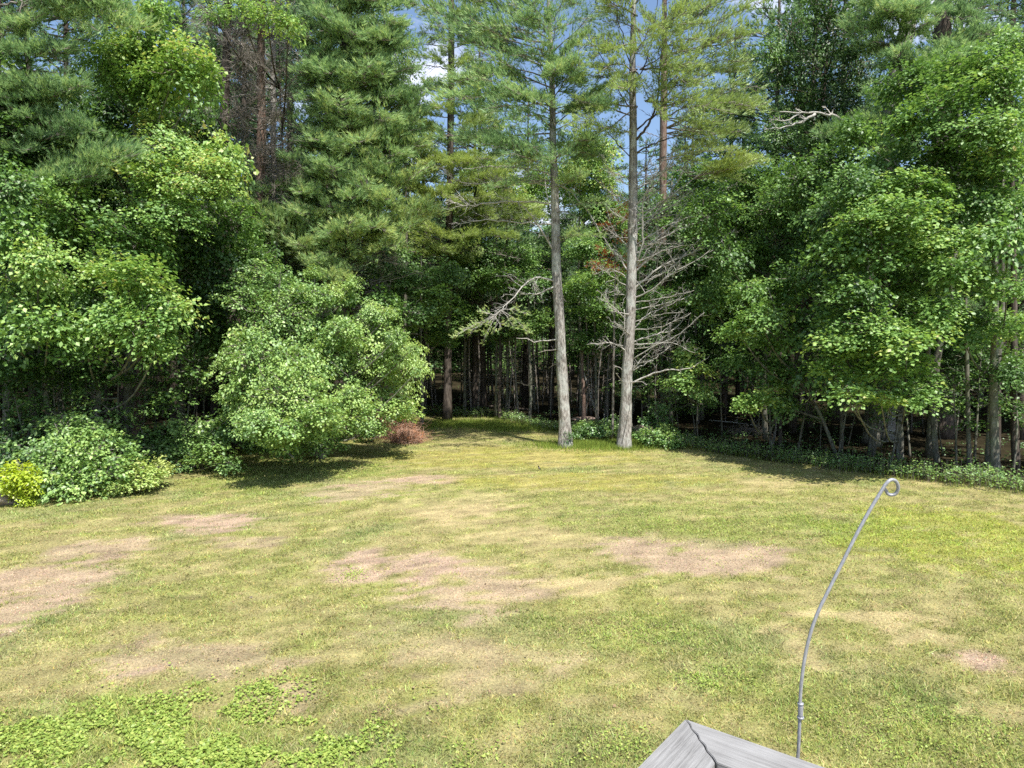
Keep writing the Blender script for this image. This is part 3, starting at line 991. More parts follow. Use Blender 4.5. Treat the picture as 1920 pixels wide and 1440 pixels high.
    # sparse yellow-green foliage
    for (x0, y0, x1, y1, dz, wd_, tn, dn) in ((1240, 120, 1385, 30, -1.6, .7, .55, .8), (1250, 160, 1400, 105, -1.2, .7, .5, .8), (1240, 200, 1420, 175, -1.4, .7, .5, .75), (1250, 240, 1425, 225, -1.8, .8, .55, .75),
                                         (1260, 60, 1430, -10, -1.0, .8, .5, .8), (1230, 60, 1330, 10, -1.8, .8, .55, .7), (1240, 90, 1310, 75, -2.0, .6, .6, .6), (1250, 250, 1395, 262, -1.0, .5, .55, .6), (1230, 170, 1320, 150, -2, .6, .55, .5),
                                         (1200, 60, 1120, 5, -1.5, .7, .6, .6), (1195, 100, 1105, 60, -1.2, .6, .6, .6), (1190, 150, 1095, 120, -1.5, .6, .6, .5), (1190, 220, 1085, 200, -1.5, .6, .55, .55), (1190, 250, 1110, 245, -2, .5, .5, .55), (1190, 190, 1140, 180, -2, .4, .55, .5),
                                         (1190, 10, 1240, -60, -1.5, .7, .5, .7), (1190, 20, 1160, -50, -1.5, .6, .55, .6), (1250, 0, 1350, -60, -1, .8, .5, .8), (1240, 110, 1270, 30, -1.6, .5, .7, .5), (1230, 300, 1365, 300, -1.8, .35, .8, .5),
                                         (1290, 330, 1412, 300, -1.5, .62, .82, 1.0), (1320, 340, 1395, 290, -1.6, .5, .85, 1.0), (1300, 335, 1425, 318, -1.4, .4, .8, .8), (1190, 50, 1265, 150, -2.2, .4, .6, .4), (1195, 30, 1110, -20, -2.0, .9, .55, .9), (1195, 80, 1100, 95, -2.0, .8, .58, .8), (1195, 130, 1120, 160, -2.2, .8, .58, .8), (1195, 200, 1075, 230, -2.0, .8, .55, .8), (1200, 60, 1290, 40, -2.6, .8, .55, .8), (1200, 130, 1300, 120, -2.6, .8, .55, .8), (1210, 190, 1330, 185, -2.6, .8, .55, .8), (1240, 220, 1370, 240, -2.4, .8, .55, .8), (1260, 100, 1425, 70, -1.2, .9, .55, .95), (1260, 180, 1430, 200, -1.2, .9, .55, .95), (1260, 20, 1400, -10, -1.4, .9, .55, .95), (1190, 100, 1220, 60, -3, .7, .6, .6), (1190, 180, 1170, 150, -3, .7, .6, .6), (1190, 130, 1240, 215, -2, .4, .6, .35)):
        put_bough('lush' if dn > .97 else 'thin', W(x0, y0, D), W(x1, y1, D + dz), wd_ * 1.2, tn, t, OLIVE)
        if dn < .95:
            put_bough('thin', W(x0, y0, D), W(x1 * .8 + x0 * .2 + rng.uniform(-12, 12), y1 + rng.uniform(14, 34), D + dz + .5), wd_ * 1.2, tn - .06, t, OLIVE)
            if x1 > 1290:
                put_bough('thin', W(x0, y0, D), W(x1 * .9 + x0 * .1, y1 - rng.uniform(14, 30), D + dz + .9), wd_ * 1.2, tn - .03, t, OLIVE)


lawn_litter()
hero_pine_a()
hero_pine_b()


# ------------------------------------------------------------------ pines standing in the wood edge
def edge_pine(label, base_px, D, pl, rs, boughs, mat=PINE, bark=PINEBARK, deads=(), twigmat=TWIG, dens=1.0, K=6, rust=None):
    b = W(base_px, 632, D)
    t = thing("pine_tree", label, "pine tree", (b[0], b[1], 0))
    wd = Acc()
    k = D / F
    pl = [(base_px, 632 + CH * F / D)] + list(pl)
    trunk_px(wd, pl, D, [r * k for r in rs], 14, 60, .05)
    part("trunk", wd, bark, t, True)
    nd = Acc()
    w = Acc()
    for (x0, y0, x1, y1, dz, wid, tn) in boughs:
        put_bough('lush' if mat is PINE or dens > .99 else 'thin', W(x0, y0, D), W(x1, y1, D + dz), wid, tn, t, mat)
    for (pts, r0, nt, tl) in deads:
        dz = rng.uniform(-1.8, .3)
        m = len(pts) - 1
        dead(w, [W(x, y, D + dz * i / m) for i, (x, y) in enumerate(pts)], r0, .008, nt, tl, 2)
    part("dead_branches", w, twigmat, t, True)
    return t


# lush pine left of centre
B = []
for (x, y, wd_, tn) in ((700, 20, 1.3, .45), (660, 60, 1.2, .42), (730, 95, 1.2, .48), (610, 40, 1.1, .36), (770, 140, .9, .45), (690, 150, 1.3, .50), (600, 120, 1.0, .38), (560, 60, .8, .32), (575, 190, .8, .36), (640, 205, 1.2, .52), (730, 215, 1.1, .5),
                       (790, 190, .9, .46), (590, 265, 1.1, .5), (680, 270, 1.2, .52), (750, 280, 1.0, .46), (540, 300, .8, .42), (620, 330, 1.1, .5), (560, 355, .9, .5), (690, 345, 1.0, .55), (480, 430, .9, .55), (560, 455, .9, .55), (620, 420, .9, .5), (700, 430, 1.0, .6), (745, 450, .9, .62), (470, 455, .9, .62), (520, 440, .9, .6), (590, 480, .9, .62), (655, 440, 1.0, .62), (720, 420, .9, .62), (620, 510, .8, .62), (440, 410, .7, .58), (560, 400, .9, .6),
                       (600, 500, .7, .6), (650, 515, .6, .6), (500, 400, .8, .5), (730, 385, .9, .62), (790, 330, .9, .65), (800, 410, .9, .66), (620, 160, 1.0, .4), (720, 160, 1.0, .45), (645, -30, 1.3, .45), (740, 40, 1.0, .45), (520, 20, .8, .35), (560, 130, .7, .34), (780, 250, .7, .5), (660, 375, .9, .5)):
    tx0 = 640 + (x - 640) * .25
    B.append((tx0, y + 25 + abs(x - 640) * .12, x, y, -3.2 + abs(x - 640) * .008, wd_ * 1.25, tn + .08))
    B.append((tx0, y - 10, x + rng.uniform(-35, 35), y - 35 + rng.uniform(-12, 12), -2.0, wd_ * 1.2, tn))
DD = []
for k_ in range(26):
    y0 = rng.uniform(400, 600)
    x0 = 640
    s_ = rng.choice([-1, 1])
    DD.append(([(x0, y0), (x0 + s_ * 50, y0 - 10), (x0 + s_ * rng.uniform(80, 160), y0 + rng.uniform(-40, 20))], .03, 22, 1.0))
edge_pine("tall pine left of the clearing, thick with soft blue green boughs", 640, 29.5, [(640, 400), (645, 200), (650, 0), (652, -160)], [15, 12, 9, 5], B, PINE, DARKBARK, DD, TWIG, 1.15)

# sparse pine with reddish trunk and its grey neighbour (dead twigs all round)
for (lab, bx, D, pl, rs, bk, n) in (("tall bare pine with reddish flaking trunk and a haze of dead twigs", 478, 28.5, [(484, 430), (489, 330), (491, 220), (489, 110), (494, -120)], [12, 9, 8.5, 7, 5], REDBARK, 46),
                                    ("tall bare pine leaning left with grey brown trunk beside the reddish one", 452, 28.0, [(428, 470), (424, 360), (421, 240), (424, 120), (432, -120)], [13, 11, 9, 8, 5], DARKBARK, 38),
                                    ("slim grey dead pine right of the reddish pine trunk", 520, 30.5, [(515, 420), (512, 200), (515, -60)], [7, 5.5, 5, 3], PALEWOOD, 34)):
    DD = []
    for k_ in range(n):
        y0 = rng.uniform(-20, 440)
        x0 = pl[0][0]
        s_ = rng.choice([-1, 1])
        l_ = rng.uniform(30, 85)
        DD.append(([(x0, y0), (x0 + s_ * l_ * .5, y0 - rng.uniform(0, 20)), (x0 + s_ * l_, y0 - rng.uniform(-20, 50))], .03, 26, .95))
    top = [(pl[0][0], -20, pl[0][0] + dx, dy, -1.5, .8, .5) for dx, dy in ((-90, -50), (60, -60), (-40, -100), (30, -20))]
    edge_pine(lab, bx, D, pl, rs, top, OLIVE, bk, DD, PALEWOOD if 'slim' in lab else TWIG)

# pine behind the first standing pine
B = [(846, y + 20, x, y, dz, w_, tn) for (x, y, dz, w_, tn) in ((790, 60, -1, .7, .4), (770, 110, -1.5, .8, .45), (905, 70, -1, .7, .4), (800, 160, -2, .7, .45), (760, 200, -1.5, .8, .55), (910, 150, -1.5, .7, .45), (780, 235, -2, .7, .5), (920, 215, -1, .7, .5), (740, 300, -2, .9, .65),
                                                          (800, 315, -2.5, .9, .68), (880, 320, -2.5, .9, .68), (950, 330, -2, .9, .68), (760, 350, -2, .9, .7), (830, 375, -3, 1.0, .66), (910, 375, -2.5, .9, .66), (980, 385, -2, .8, .6), (740, 400, -2.5, .9, .7), (800, 430, -3, 1.0, .68), (880, 430, -2.5, .9, .65),
                                                          (960, 440, -2.5, .8, .6), (830, 90, -2, .5, .45), (870, 30, -2, .6, .45), (1010, 400, -2, .7, .6), (700, 350, -2, .8, .68), (920, 290, -2, .7, .6))]
DD = [([(846, y0), (846 + s_ * 60, y0 - 8), (846 + s_ * 130, y0 + 5)], .03, 26, .9) for y0, s_ in ((250, -1), (280, 1), (310, -1), (340, 1), (380, 1), (400, -1), (440, 1), (460, -1), (500, -1), (480, 1), (130, -1), (120, 1), (90, -1), (520, 1))]
B += [(846, y + 18, x, y, -2.2, w_, tn) for (x, y, w_, tn) in ((720, 325, .9, .66), (780, 290, .9, .62), (850, 300, 1.0, .62), (930, 345, 1.0, .6), (1000, 330, .9, .6), (760, 380, 1.0, .66), (860, 350, 1.0, .66), (920, 405, 1.0, .6), (700, 440, .9, .6), (1010, 430, .9, .56), (830, 460, 1.0, .56), (750, 465, .9, .56), (900, 470, .9, .5),
                                                           (770, 20, .8, .45), (880, 130, .9, .45), (820, 200, .9, .5), (930, 250, .9, .5), (800, 265, .9, .55), (740, 240, .8, .5), (900, 20, .8, .45), (850, -20, .8, .45))]
edge_pine("yellowish pine with tiers of flat boughs behind the left lawn pine", 838, 35.5, [(842, 500), (844, 300), (846, 150), (846, 40), (846, -40)], [7, 6.5, 6, 5.5, 4.5], B, OLIVE, DARKBARK, DD, TWIG, 1.0)

# slim pine behind the half-dead pine
DD = [([(1246, y0), (1246 + s_ * 30, y0 - 10), (1246 + s_ * 70, y0 - 20)], .02, 14, .6) for y0, s_ in ((100, 1), (140, -1), (170, 1), (230, 1), (260, -1), (300, 1), (340, -1), (380, 1), (420, 1))]
edge_pine("slim pinkish pine trunk seen behind the half dead lawn pine", 1242, 38.0, [(1243, 420), (1244, 250), (1246, 60), (1246, -60)], [8, 7, 6.5, 5, 3],
          [(1246, 40, 1310, 10, -1, .7, .5), (1246, 60, 1200, 20, -1, .6, .5), (1246, 0, 1290, -50, -1, .8, .5)], OLIVE, REDBARK, DD)

# pines over the right-hand maples
B = [(1690, y + 15, x, y, dz, w_, tn) for (x, y, dz, w_, tn) in ((1590, 40, -2, .9, .5), (1620, 20, -2.5, 1.0, .5), (1660, 45, -3, 1.0, .5), (1720, 30, -3, 1.0, .48), (1600, 75, -2, .8, .48), (1640, 90, -2, .8, .42), (1680, 0, -3, 1.0, .5), (1770, 15, -2.5, 1.0, .45), (1740, 70, -3, .7, .5), (1640, -20, -2, 1, .5),
                                                            (1640, 165, -3, .9, .5), (1690, 130, -3.5, .9, .5), (1740, 110, -3, .9, .5), (1590, 255, -3, .9, .5), (1540, 268, -2.5, .8, .5), (1620, 240, -3, .9, .5), (1660, 290, -3.5, .9, .45), (1700, 275, -3.5, .8, .42), (1560, 285, -2.5, .7, .55))]
DD = [([(1672, 224), (1630, 222), (1590, 226)], .05, 6, .4), ([(1680, 310), (1600, 320), (1530, 300)], .03, 50, .9), ([(1680, 330), (1620, 345), (1540, 335)], .03, 46, .9), ([(1665, 180), (1630, 160), (1590, 158)], .02, 4, .3)]
edge_pine("thick trunked tall pine over the right maples, second from the right edge", 1652, 29.0, [(1660, 400), (1668, 240), (1686, 120), (1712, 0), (1730, -120)], [19, 16, 15, 13, 10], B, PINE, PINEBARK, DD)
B = [(1770, y + 15, x, y, dz, w_, tn) for (x, y, dz, w_, tn) in ((1800, 100, -3, 1, .48), (1860, 90, -3, 1, .45), (1740, 105, -3, 1, .5), (1900, 60, -2, .9, .4), (1830, 20, -2, 1, .42), (1720, 140, -3.5, 1, .5), (1780, 130, -3.5, 1, .48), (1840, 120, -3, 1, .45), (1880, 15, -1.5, .9, .3), (1810, -30, -1, 1, .4))]
edge_pine("tall pine behind the far right maples with level grey green boughs", 1762, 29.5, [(1762, 400), (1764, 200), (1766, 60), (1768, -120)], [18, 16, 15, 14, 10], B, PINE, DARKBARK)

# pine reaching in from the left edge of the picture
B = []
for (x, y, wd_, tn) in ((60, 90, 1.0, .45), (120, 120, 1.0, .45), (40, 150, 1.0, .42), (150, 185, .9, .42), (90, 190, 1.0, .40), (30, 60, .9, .5), (175, 225, .7, .42), (120, 250, .8, .32), (60, 240, .9, .3), (20, 200, .9, .32), (70, 30, .8, .5), (220, 20, 1.1, .5), (170, 10, 1.0, .5), (260, 25, .9, .5), (120, 5, .8, .48), (200, -20, 1, .5),
                        (110, 345, .8, .52), (160, 330, .8, .5), (215, 340, .8, .5), (90, 370, .7, .55), (180, 365, .7, .52), (250, 345, .5, .48), (10, 300, .9, .3), (50, 280, .9, .3)):
    B.append((-10 + x * .35, y + 15, x, y, -1.2 - .006 * x, wd_, tn))
edge_pine("big pine leaning in from the left edge above the left maples", -20, 23.0, [(-18, 400), (-14, 150), (-10, -150)], [20, 17, 14, 9], B, PINE, DARKBARK,
          [([(0, 60), (100, 25), (190, 60)], .03, 20, .7), ([(0, 100), (80, 95), (130, 130)], .03, 20, .7), ([(0, 10), (90, 0), (200, 35)], .03, 20, .7)])

# ------------------------------------------------------------------ broadleaf trees of the wood edge
def tp(px, py, d):
    return W(px, py, d)


def gp(px, d):
    p = W(px, 632, d)
    return np.array([p[0], p[1], 0.0])


broad("pale green young maple at the far left edge above the dark shrub", gp(88, 22.5), .10, tp(60, 420, 21.5),
      [(40, 560, 19.5, 70, 60, .62), (90, 600, 19.3, 50, 40, .60), (70, 490, 19.8, 60, 45, .66), (15, 620, 19, 50, 40, .5), (20, 440, 20, 50, 50, .5), (110, 530, 20, 30, 30, .62), (20, 350, 20.5, 60, 50, .32), (40, 700, 20, 60, 25, .2)])
broad("light green maple with drooping sprays left of the big round bush", gp(160, 23), .09, tp(230, 400, 21.5),
      [(250, 520, 20, 80, 40, .62), (310, 580, 19.6, 55, 55, .66), (190, 500, 20, 55, 35, .66), (210, 600, 19.6, 50, 35, .6), (300, 650, 19.8, 45, 30, .6), (160, 645, 20, 50, 25, .5), (270, 600, 20, 80, 40, .5), (130, 400, 21.5, 60, 50, .5), (260, 450, 21, 70, 40, .48), (150, 560, 20.5, 40, 40, .5), (180, 700, 22, 50, 20, .2)], tip=.35)
broad("tall yellow green maple, leaves lit against the sky, top left", gp(228, 25), .13, tp(260, 60, 24),
      [(255, 90, 22.5, 80, 35, .66), (330, 130, 22.5, 70, 50, .68), (200, 130, 22.8, 50, 40, .62), (290, 70, 23, 40, 50, .66), (380, 150, 22.5, 35, 40, .70), (270, 150, 23, 80, 35, .5), (320, 280, 22.5, 80, 40, .72), (380, 330, 22, 80, 45, .76), (430, 290, 22.3, 40, 45, .74), (300, 240, 22.8, 55, 30, .70),
       (300, 340, 22.4, 70, 40, .62), (200, 280, 23, 60, 40, .58), (250, 420, 22, 90, 30, .60), (340, 400, 22, 60, 30, .62), (150, 260, 23.5, 50, 60, .32), (290, 15, 23.5, 25, 25, .6)], tip=.35, dens=.85)
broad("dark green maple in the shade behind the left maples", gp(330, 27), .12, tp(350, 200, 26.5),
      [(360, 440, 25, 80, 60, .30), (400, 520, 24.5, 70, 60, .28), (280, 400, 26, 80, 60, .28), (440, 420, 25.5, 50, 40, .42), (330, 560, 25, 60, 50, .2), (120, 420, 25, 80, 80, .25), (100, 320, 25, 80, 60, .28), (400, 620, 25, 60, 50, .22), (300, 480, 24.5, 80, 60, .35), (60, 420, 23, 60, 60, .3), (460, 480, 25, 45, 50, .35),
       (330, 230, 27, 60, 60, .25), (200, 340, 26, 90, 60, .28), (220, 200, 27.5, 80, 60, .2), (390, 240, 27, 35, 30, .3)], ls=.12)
broad("narrow dark leaved ash between the tall pines, top right of the lush pine", gp(760, 34), .10, tp(755, 90, 33.5),
      [(745, 110, 33, 32, 45, .30), (770, 190, 33, 28, 40, .3), (735, 60, 33, 25, 30, .35), (690, 10, 33, 30, 25, .35), (780, 270, 33, 25, 30, .28), (750, 240, 33.5, 25, 30, .3)], ls=.13, maple=False, name="ash_tree")
broad("slender tree with willowy light leaves at the top between bare pines", gp(530, 30.5), .05, tp(520, 10, 30),
      [(500, 25, 25.5, 55, 22, .62), (540, 50, 25.5, 25, 25, .66), (450, 15, 25.5, 35, 20, .6), (470, 470, 26, 50, 26, .45), (400, 30, 25.5, 30, 20, .5)], ls=.12, maple=False, asp=.35, bark=DARKBARK, name="slender_tree")

# the large round bush (small tree) at the left of the clearing
BC = [(480, 828, 22.3, 40, 22, .36), (540, 836, 22.5, 44, 20, .36), (610, 826, 23.2, 45, 20, .36), (675, 806, 24.4, 36, 16, .4), (440, 800, 22.5, 26, 30, .36), (470, 790, 19.6, 40, 26, .5), (530, 800, 19.6, 36, 22, .5), (600, 770, 20.2, 45, 26, .5), (660, 740, 22.4, 36, 24, .55), (500, 800, 19.8, 45, 28, .56), (450, 740, 20.6, 38, 36, .55), (700, 800, 24.0, 35, 16, .5), (520, 590, 23, 78, 62, .50), (470, 560, 23.5, 55, 40, .34), (575, 560, 23.5, 60, 45, .5), (480, 680, 22, 62, 65, .52), (590, 660, 22.6, 85, 70, .5), (540, 740, 21.6, 80, 60, .55), (650, 650, 23.6, 60, 50, .55), (720, 660, 24.6, 62, 45, .62), (760, 690, 25.2, 38, 55, .66), (690, 720, 24.2, 75, 50, .60), (485, 760, 21, 40, 42, .55),  # low back clumps: shade put into a darker leaf tint
      (520, 810, 20.6, 50, 32, .55), (590, 790, 21.6, 75, 38, .46), (660, 770, 23, 60, 38, .5), (745, 765, 25, 45, 25, .62), (640, 620, 23.5, 40, 30, .56), (600, 620, 23, 50, 40, .5), (455, 640, 22.6, 26, 36, .45), (500, 520, 24.2, 60, 30, .32), (475, 800, 21, 26, 22, .5), (700, 610, 25, 30, 25, .5), (560, 700, 21.6, 60, 60, .55)]
for k_ in range(26):
    a_ = math.pi * (.02 + .96 * k_ / 25)
    r_x, r_y = (176, 146) if k_ % 2 else (158, 172)
    BC.append((600 - r_x * math.cos(a_) * (1 + .08 * math.sin(k_ * 2.3)), 700 - r_y * math.sin(a_) * (.62 + .38 * (a_ > 1.2)) * (1 + .1 * math.sin(k_ * 1.7)) , 24 - (a_ < 1) * 1.5, rng.uniform(13, 26), rng.uniform(10, 20), .45 + .25 * rng.random()))
bb = gp(600, 24.5)
broad("large rounded bush with small grey green leaves casting shade on the lawn", bb, .12, tp(590, 600, 24), BC, SHRUB, MAPLEBARK, ls=.062, maple=False, rad=.22, per=20, dens=2.5, tip=.2, name="bush", cat="bush",
      stems=[[bb, tp(520, 780, 23), tp(490, 700, 22.5)], [bb, tp(640, 780, 24.5), tp(700, 700, 24.8)], [bb, tp(560, 780, 23.5), tp(530, 660, 23.2)], [bb, tp(520, 810, 23), tp(520, 830, 21.5), tp(550, 858, 20.4)]])

# right-hand maples
broad("tall maple filling the upper right corner with yellow tipped leaves", gp(1752, 24.5), .13, tp(1800, 120, 24),
      [(1830, 130, 21.5, 95, 40, .52), (1880, 180, 21.3, 60, 50, .52), (1760, 200, 21.8, 80, 38, .50), (1700, 235, 22, 50, 28, .48), (1820, 240, 21.5, 80, 35, .50), (1880, 290, 21.2, 60, 40, .55), (1770, 290, 22, 70, 35, .42), (1720, 340, 22, 60, 30, .45), (1900, 90, 21.8, 50, 40, .45), (1650, 300, 22.5, 40, 30, .45), (1830, 340, 21.5, 60, 30, .35), (1600, 250, 24, 40, 25, .35),
       (1700, 160, 24, 60, 40, .35), (1890, 240, 21, 40, 30, .7)], bark=MAPLEBARK, tip=.3)
broad("broad maple in the middle of the right wood edge with layered bright sprays", gp(1640, 25.3), .12, tp(1680, 340, 24),
      [(1720, 345, 21, 70, 30, .62), (1690, 400, 20.8, 80, 32, .60), (1770, 400, 21, 50, 45, .55), (1620, 420, 21.2, 60, 38, .50), (1740, 460, 20.8, 80, 30, .55), (1660, 480, 20.8, 80, 30, .56), (1580, 470, 21.4, 50, 38, .46), (1790, 500, 21, 50, 35, .52), (1700, 530, 21, 85, 30, .5), (1610, 540, 21.2, 55, 30, .48), (1550, 400, 22, 50, 40, .34), (1590, 340, 22.5, 60, 35, .36), (1640, 370, 22, 50, 30, .45)], tip=.32)
broad("low spreading maple hanging over the lawn edge, crown nearest the right side", gp(1692, 24.0), .062, tp(1690, 600, 22.5),
      [(1640, 610, 20.2, 70, 25, .60), (1570, 640, 20.4, 50, 26, .58), (1700, 640, 20, 60, 26, .60), (1750, 610, 20.4, 40, 30, .58), (1620, 660, 20.2, 60, 24, .58), (1560, 695, 20.2, 42, 22, .60), (1650, 700, 20, 60, 22, .60), (1715, 690, 20, 45, 28, .62), (1700, 740, 19.8, 55, 20, .62), (1590, 730, 20, 40, 18, .55), (1650, 745, 19.9, 30, 14, .6), (1755, 570, 20.5, 50, 25, .56), (1590, 590, 20.8, 50, 24, .5)], tip=.3)
broad("dense dark green maple right of the half dead pine", gp(1440, 29), .10, tp(1430, 330, 28),
      [(1400, 330, 28, 70, 40, .34), (1450, 390, 27.5, 70, 45, .36), (1380, 410, 28, 50, 40, .34), (1480, 450, 26.8, 60, 40, .36), (1410, 480, 27.2, 65, 35, .42), (1380, 545, 27.2, 50, 35, .45), (1450, 545, 26.6, 60, 35, .45), (1500, 520, 25.2, 50, 40, .36), (1500, 340, 26.5, 60, 50, .34), (1560, 300, 26, 60, 40, .30), (1520, 600, 25, 40, 40, .3), (1360, 480, 26, 40, 40, .36), (1330, 400, 27, 50, 40, .35), (1320, 560, 27, 40, 40, .3)], ls=.11)
broad("slim maple with bright tiers over the gap left of the low spreading maple", gp(1577, 25.0), .06, tp(1440, 540, 24.5),
      [(1420, 590, 24.8, 45, 28, .56), (1380, 620, 25, 35, 20, .52), (1430, 640, 24.8, 45, 20, .58), (1480, 640, 24.6, 40, 22, .4), (1460, 690, 24.8, 40, 22, .4), (1510, 700, 24, 30, 22, .38), (1370, 680, 25.6, 30, 20, .4), (1400, 540, 25, 35, 22, .5)], tip=.2)
broad("small maple sapling with a flat bright crown over the brush, left of the slim maple", gp(1455, 26.0), .035, tp(1440, 720, 24.6),
      [(1420, 745, 24, 42, 16, .62), (1450, 720, 24.2, 24, 10, .66), (1400, 760, 24, 22, 12, .58), (1470, 765, 24.2, 22, 16, .45)], tip=.15, rad=.25, dens=1.4, name="maple_sapling")
broad("little maple sapling with yellow green leaves just right of the half dead pine", gp(1313, 29.0), .03, tp(1295, 680, 27.6),
      [(1290, 660, 27, 26, 16, .70), (1310, 690, 27, 26, 12, .66), (1280, 715, 27, 26, 14, .64), (1310, 725, 27, 22, 14, .72), (1330, 750, 27.2, 12, 10, .5), (1275, 690, 27.4, 16, 12, .6)], tip=.2, rad=.22, dens=1.5, name="maple_sapling")
broad("maple at the right edge of the picture with arching leafy tiers", gp(1866, 22.5), .11, tp(1880, 300, 22),
      [(1880, 370, 20.8, 50, 28, .60), (1850, 440, 20.8, 50, 26, .52), (1895, 450, 20.4, 35, 35, .56), (1830, 520, 20.8, 60, 24, .52), (1890, 540, 20.4, 45, 26, .5), (1860, 600, 20.6, 60, 24, .46), (1800, 620, 21, 50, 26, .5), (1900, 620, 20.4, 35, 20, .5), (1840, 380, 21.2, 40, 30, .45), (1920, 400, 20.8, 40, 40, .5), (1890, 690, 21, 40, 24, .3)], tip=.35)

# dark evergreen-looking tree against the sky, and its neighbours
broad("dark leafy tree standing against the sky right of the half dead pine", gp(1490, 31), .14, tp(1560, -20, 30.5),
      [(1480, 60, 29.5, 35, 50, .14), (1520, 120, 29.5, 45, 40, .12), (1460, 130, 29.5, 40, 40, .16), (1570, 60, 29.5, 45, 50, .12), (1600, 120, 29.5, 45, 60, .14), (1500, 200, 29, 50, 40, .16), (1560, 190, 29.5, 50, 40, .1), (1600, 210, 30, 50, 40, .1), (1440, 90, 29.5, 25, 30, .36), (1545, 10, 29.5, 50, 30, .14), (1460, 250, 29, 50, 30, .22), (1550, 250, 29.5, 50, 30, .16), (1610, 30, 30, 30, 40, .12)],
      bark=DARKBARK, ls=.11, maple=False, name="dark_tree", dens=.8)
for i, (lab, bx, D, r, top, cl) in enumerate((
        ("bright yellow green maple behind and between the two lawn pines", 1090, 37, .09, (1090, 260), [(1090, 290, 36, 55, 38, .72), (1120, 330, 36, 50, 32, .68), (1070, 340, 36, 40, 30, .7), (1130, 290, 36.5, 35, 30, .66), (1110, 380, 36, 50, 24, .62), (1140, 400, 36.5, 35, 30, .55)]),
        ("yellow green maple low behind the flat tiered pine boughs", 950, 38, .08, (950, 330), [(940, 350, 37, 55, 26, .66), (990, 370, 37, 40, 22, .62), (900, 330, 37.5, 40, 20, .5), (960, 400, 37, 50, 20, .5), (1010, 340, 37.5, 30, 24, .6)]),
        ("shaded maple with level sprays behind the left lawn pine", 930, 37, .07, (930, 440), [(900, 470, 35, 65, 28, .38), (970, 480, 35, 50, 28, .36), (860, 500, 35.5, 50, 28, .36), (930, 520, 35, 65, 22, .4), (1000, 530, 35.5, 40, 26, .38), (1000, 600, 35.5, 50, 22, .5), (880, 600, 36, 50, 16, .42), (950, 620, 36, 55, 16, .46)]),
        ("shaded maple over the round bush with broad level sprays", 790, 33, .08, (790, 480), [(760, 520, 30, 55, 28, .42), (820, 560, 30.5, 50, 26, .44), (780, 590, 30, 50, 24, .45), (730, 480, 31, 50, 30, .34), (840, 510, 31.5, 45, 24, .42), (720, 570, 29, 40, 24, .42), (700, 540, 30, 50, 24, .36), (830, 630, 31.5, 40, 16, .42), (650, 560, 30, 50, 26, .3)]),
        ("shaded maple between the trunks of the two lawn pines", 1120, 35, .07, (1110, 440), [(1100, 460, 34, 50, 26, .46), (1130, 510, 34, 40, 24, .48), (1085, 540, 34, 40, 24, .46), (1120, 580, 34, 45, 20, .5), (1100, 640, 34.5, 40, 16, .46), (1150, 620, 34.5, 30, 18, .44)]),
        ("olive leaved maple behind the bare branches of the half dead pine", 1260, 34, .09, (1260, 330), [(1240, 400, 33, 50, 32, .34), (1290, 430, 32.5, 50, 32, .34), (1230, 480, 32.5, 45, 30, .3), (1290, 510, 32, 45, 30, .32), (1240, 560, 32, 45, 26, .34), (1320, 480, 31.5, 40, 30, .34), (1220, 620, 32, 35, 20, .34), (1310, 330, 33, 50, 30, .36)]))):
    broad(lab, gp(bx, D), r, tp(top[0], top[1], D - .5), cl, ls=.14, rad=.42, tip=.12, per=14)

# rusty dead spruce bough cluster: a small dead young tree behind the pines
t = thing("dead_sapling", "small dead conifer with rust red needles between the lawn pines", "tree", gp(1150, 28.3))
wd, nd = Acc(), Acc()
p = [gp(1150, 28.3), W(1152, 600, 28.3), W(1156, 420, 28.3)]
tube(wd, p, [.05, .035, .012], 6, 14, .05)
for (x0, y0, x1, y1) in ((1156, 420, 1150, 400), (1156, 435, 1172, 410), (1156, 445, 1135, 420), (1155, 470, 1180, 440), (1155, 480, 1108, 500), (1155, 485, 1125, 470), (1155, 400, 1170, 385), (1155, 450, 1185, 455), (1155, 500, 1190, 495), (1155, 490, 1118, 508), (1155, 490, 1175, 480), (1155, 500, 1140, 510), (1155, 500, 1170, 508), (1154, 520, 1200, 500)):
    bough(wd, nd, W(x0, y0, 28.3), W(x1, y1, 27.7), .46, .62, start=.2, dens=1.1, K=6, L=.13, r0=.012)
part("trunk", wd, TWIG, t, True)
part("needles", nd, RUST, t)

# big pale dead branch sticking out of the right pines
t = thing("dead_snag", "pale bare crooked snag branch forking left against the dark trees, upper right", "dead branch", W(1672, 224, 28.2))
w = Acc()
D = 28.2
dead(w, [W(1672, 226, D), W(1630, 232, D), W(1588, 228, D - .6), W(1555, 214, D - 1), W(1520, 212, D - 1.2), W(1462, 210, D - 1.6)], .10, .02, 8, .5, 2)
dead(w, [W(1528, 214, D - 1.2), W(1505, 228, D - 1.3), W(1470, 238, D - 1.4), W(1432, 244, D - 1.6)], .055, .012, 10, .5, 2)
dead(w, [W(1500, 212, D - 1.3), W(1470, 225, D - 1.5), W(1445, 224, D - 1.7)], .035, .01, 8, .4, 2)
part("branch", w, PALEWOOD, t, True)

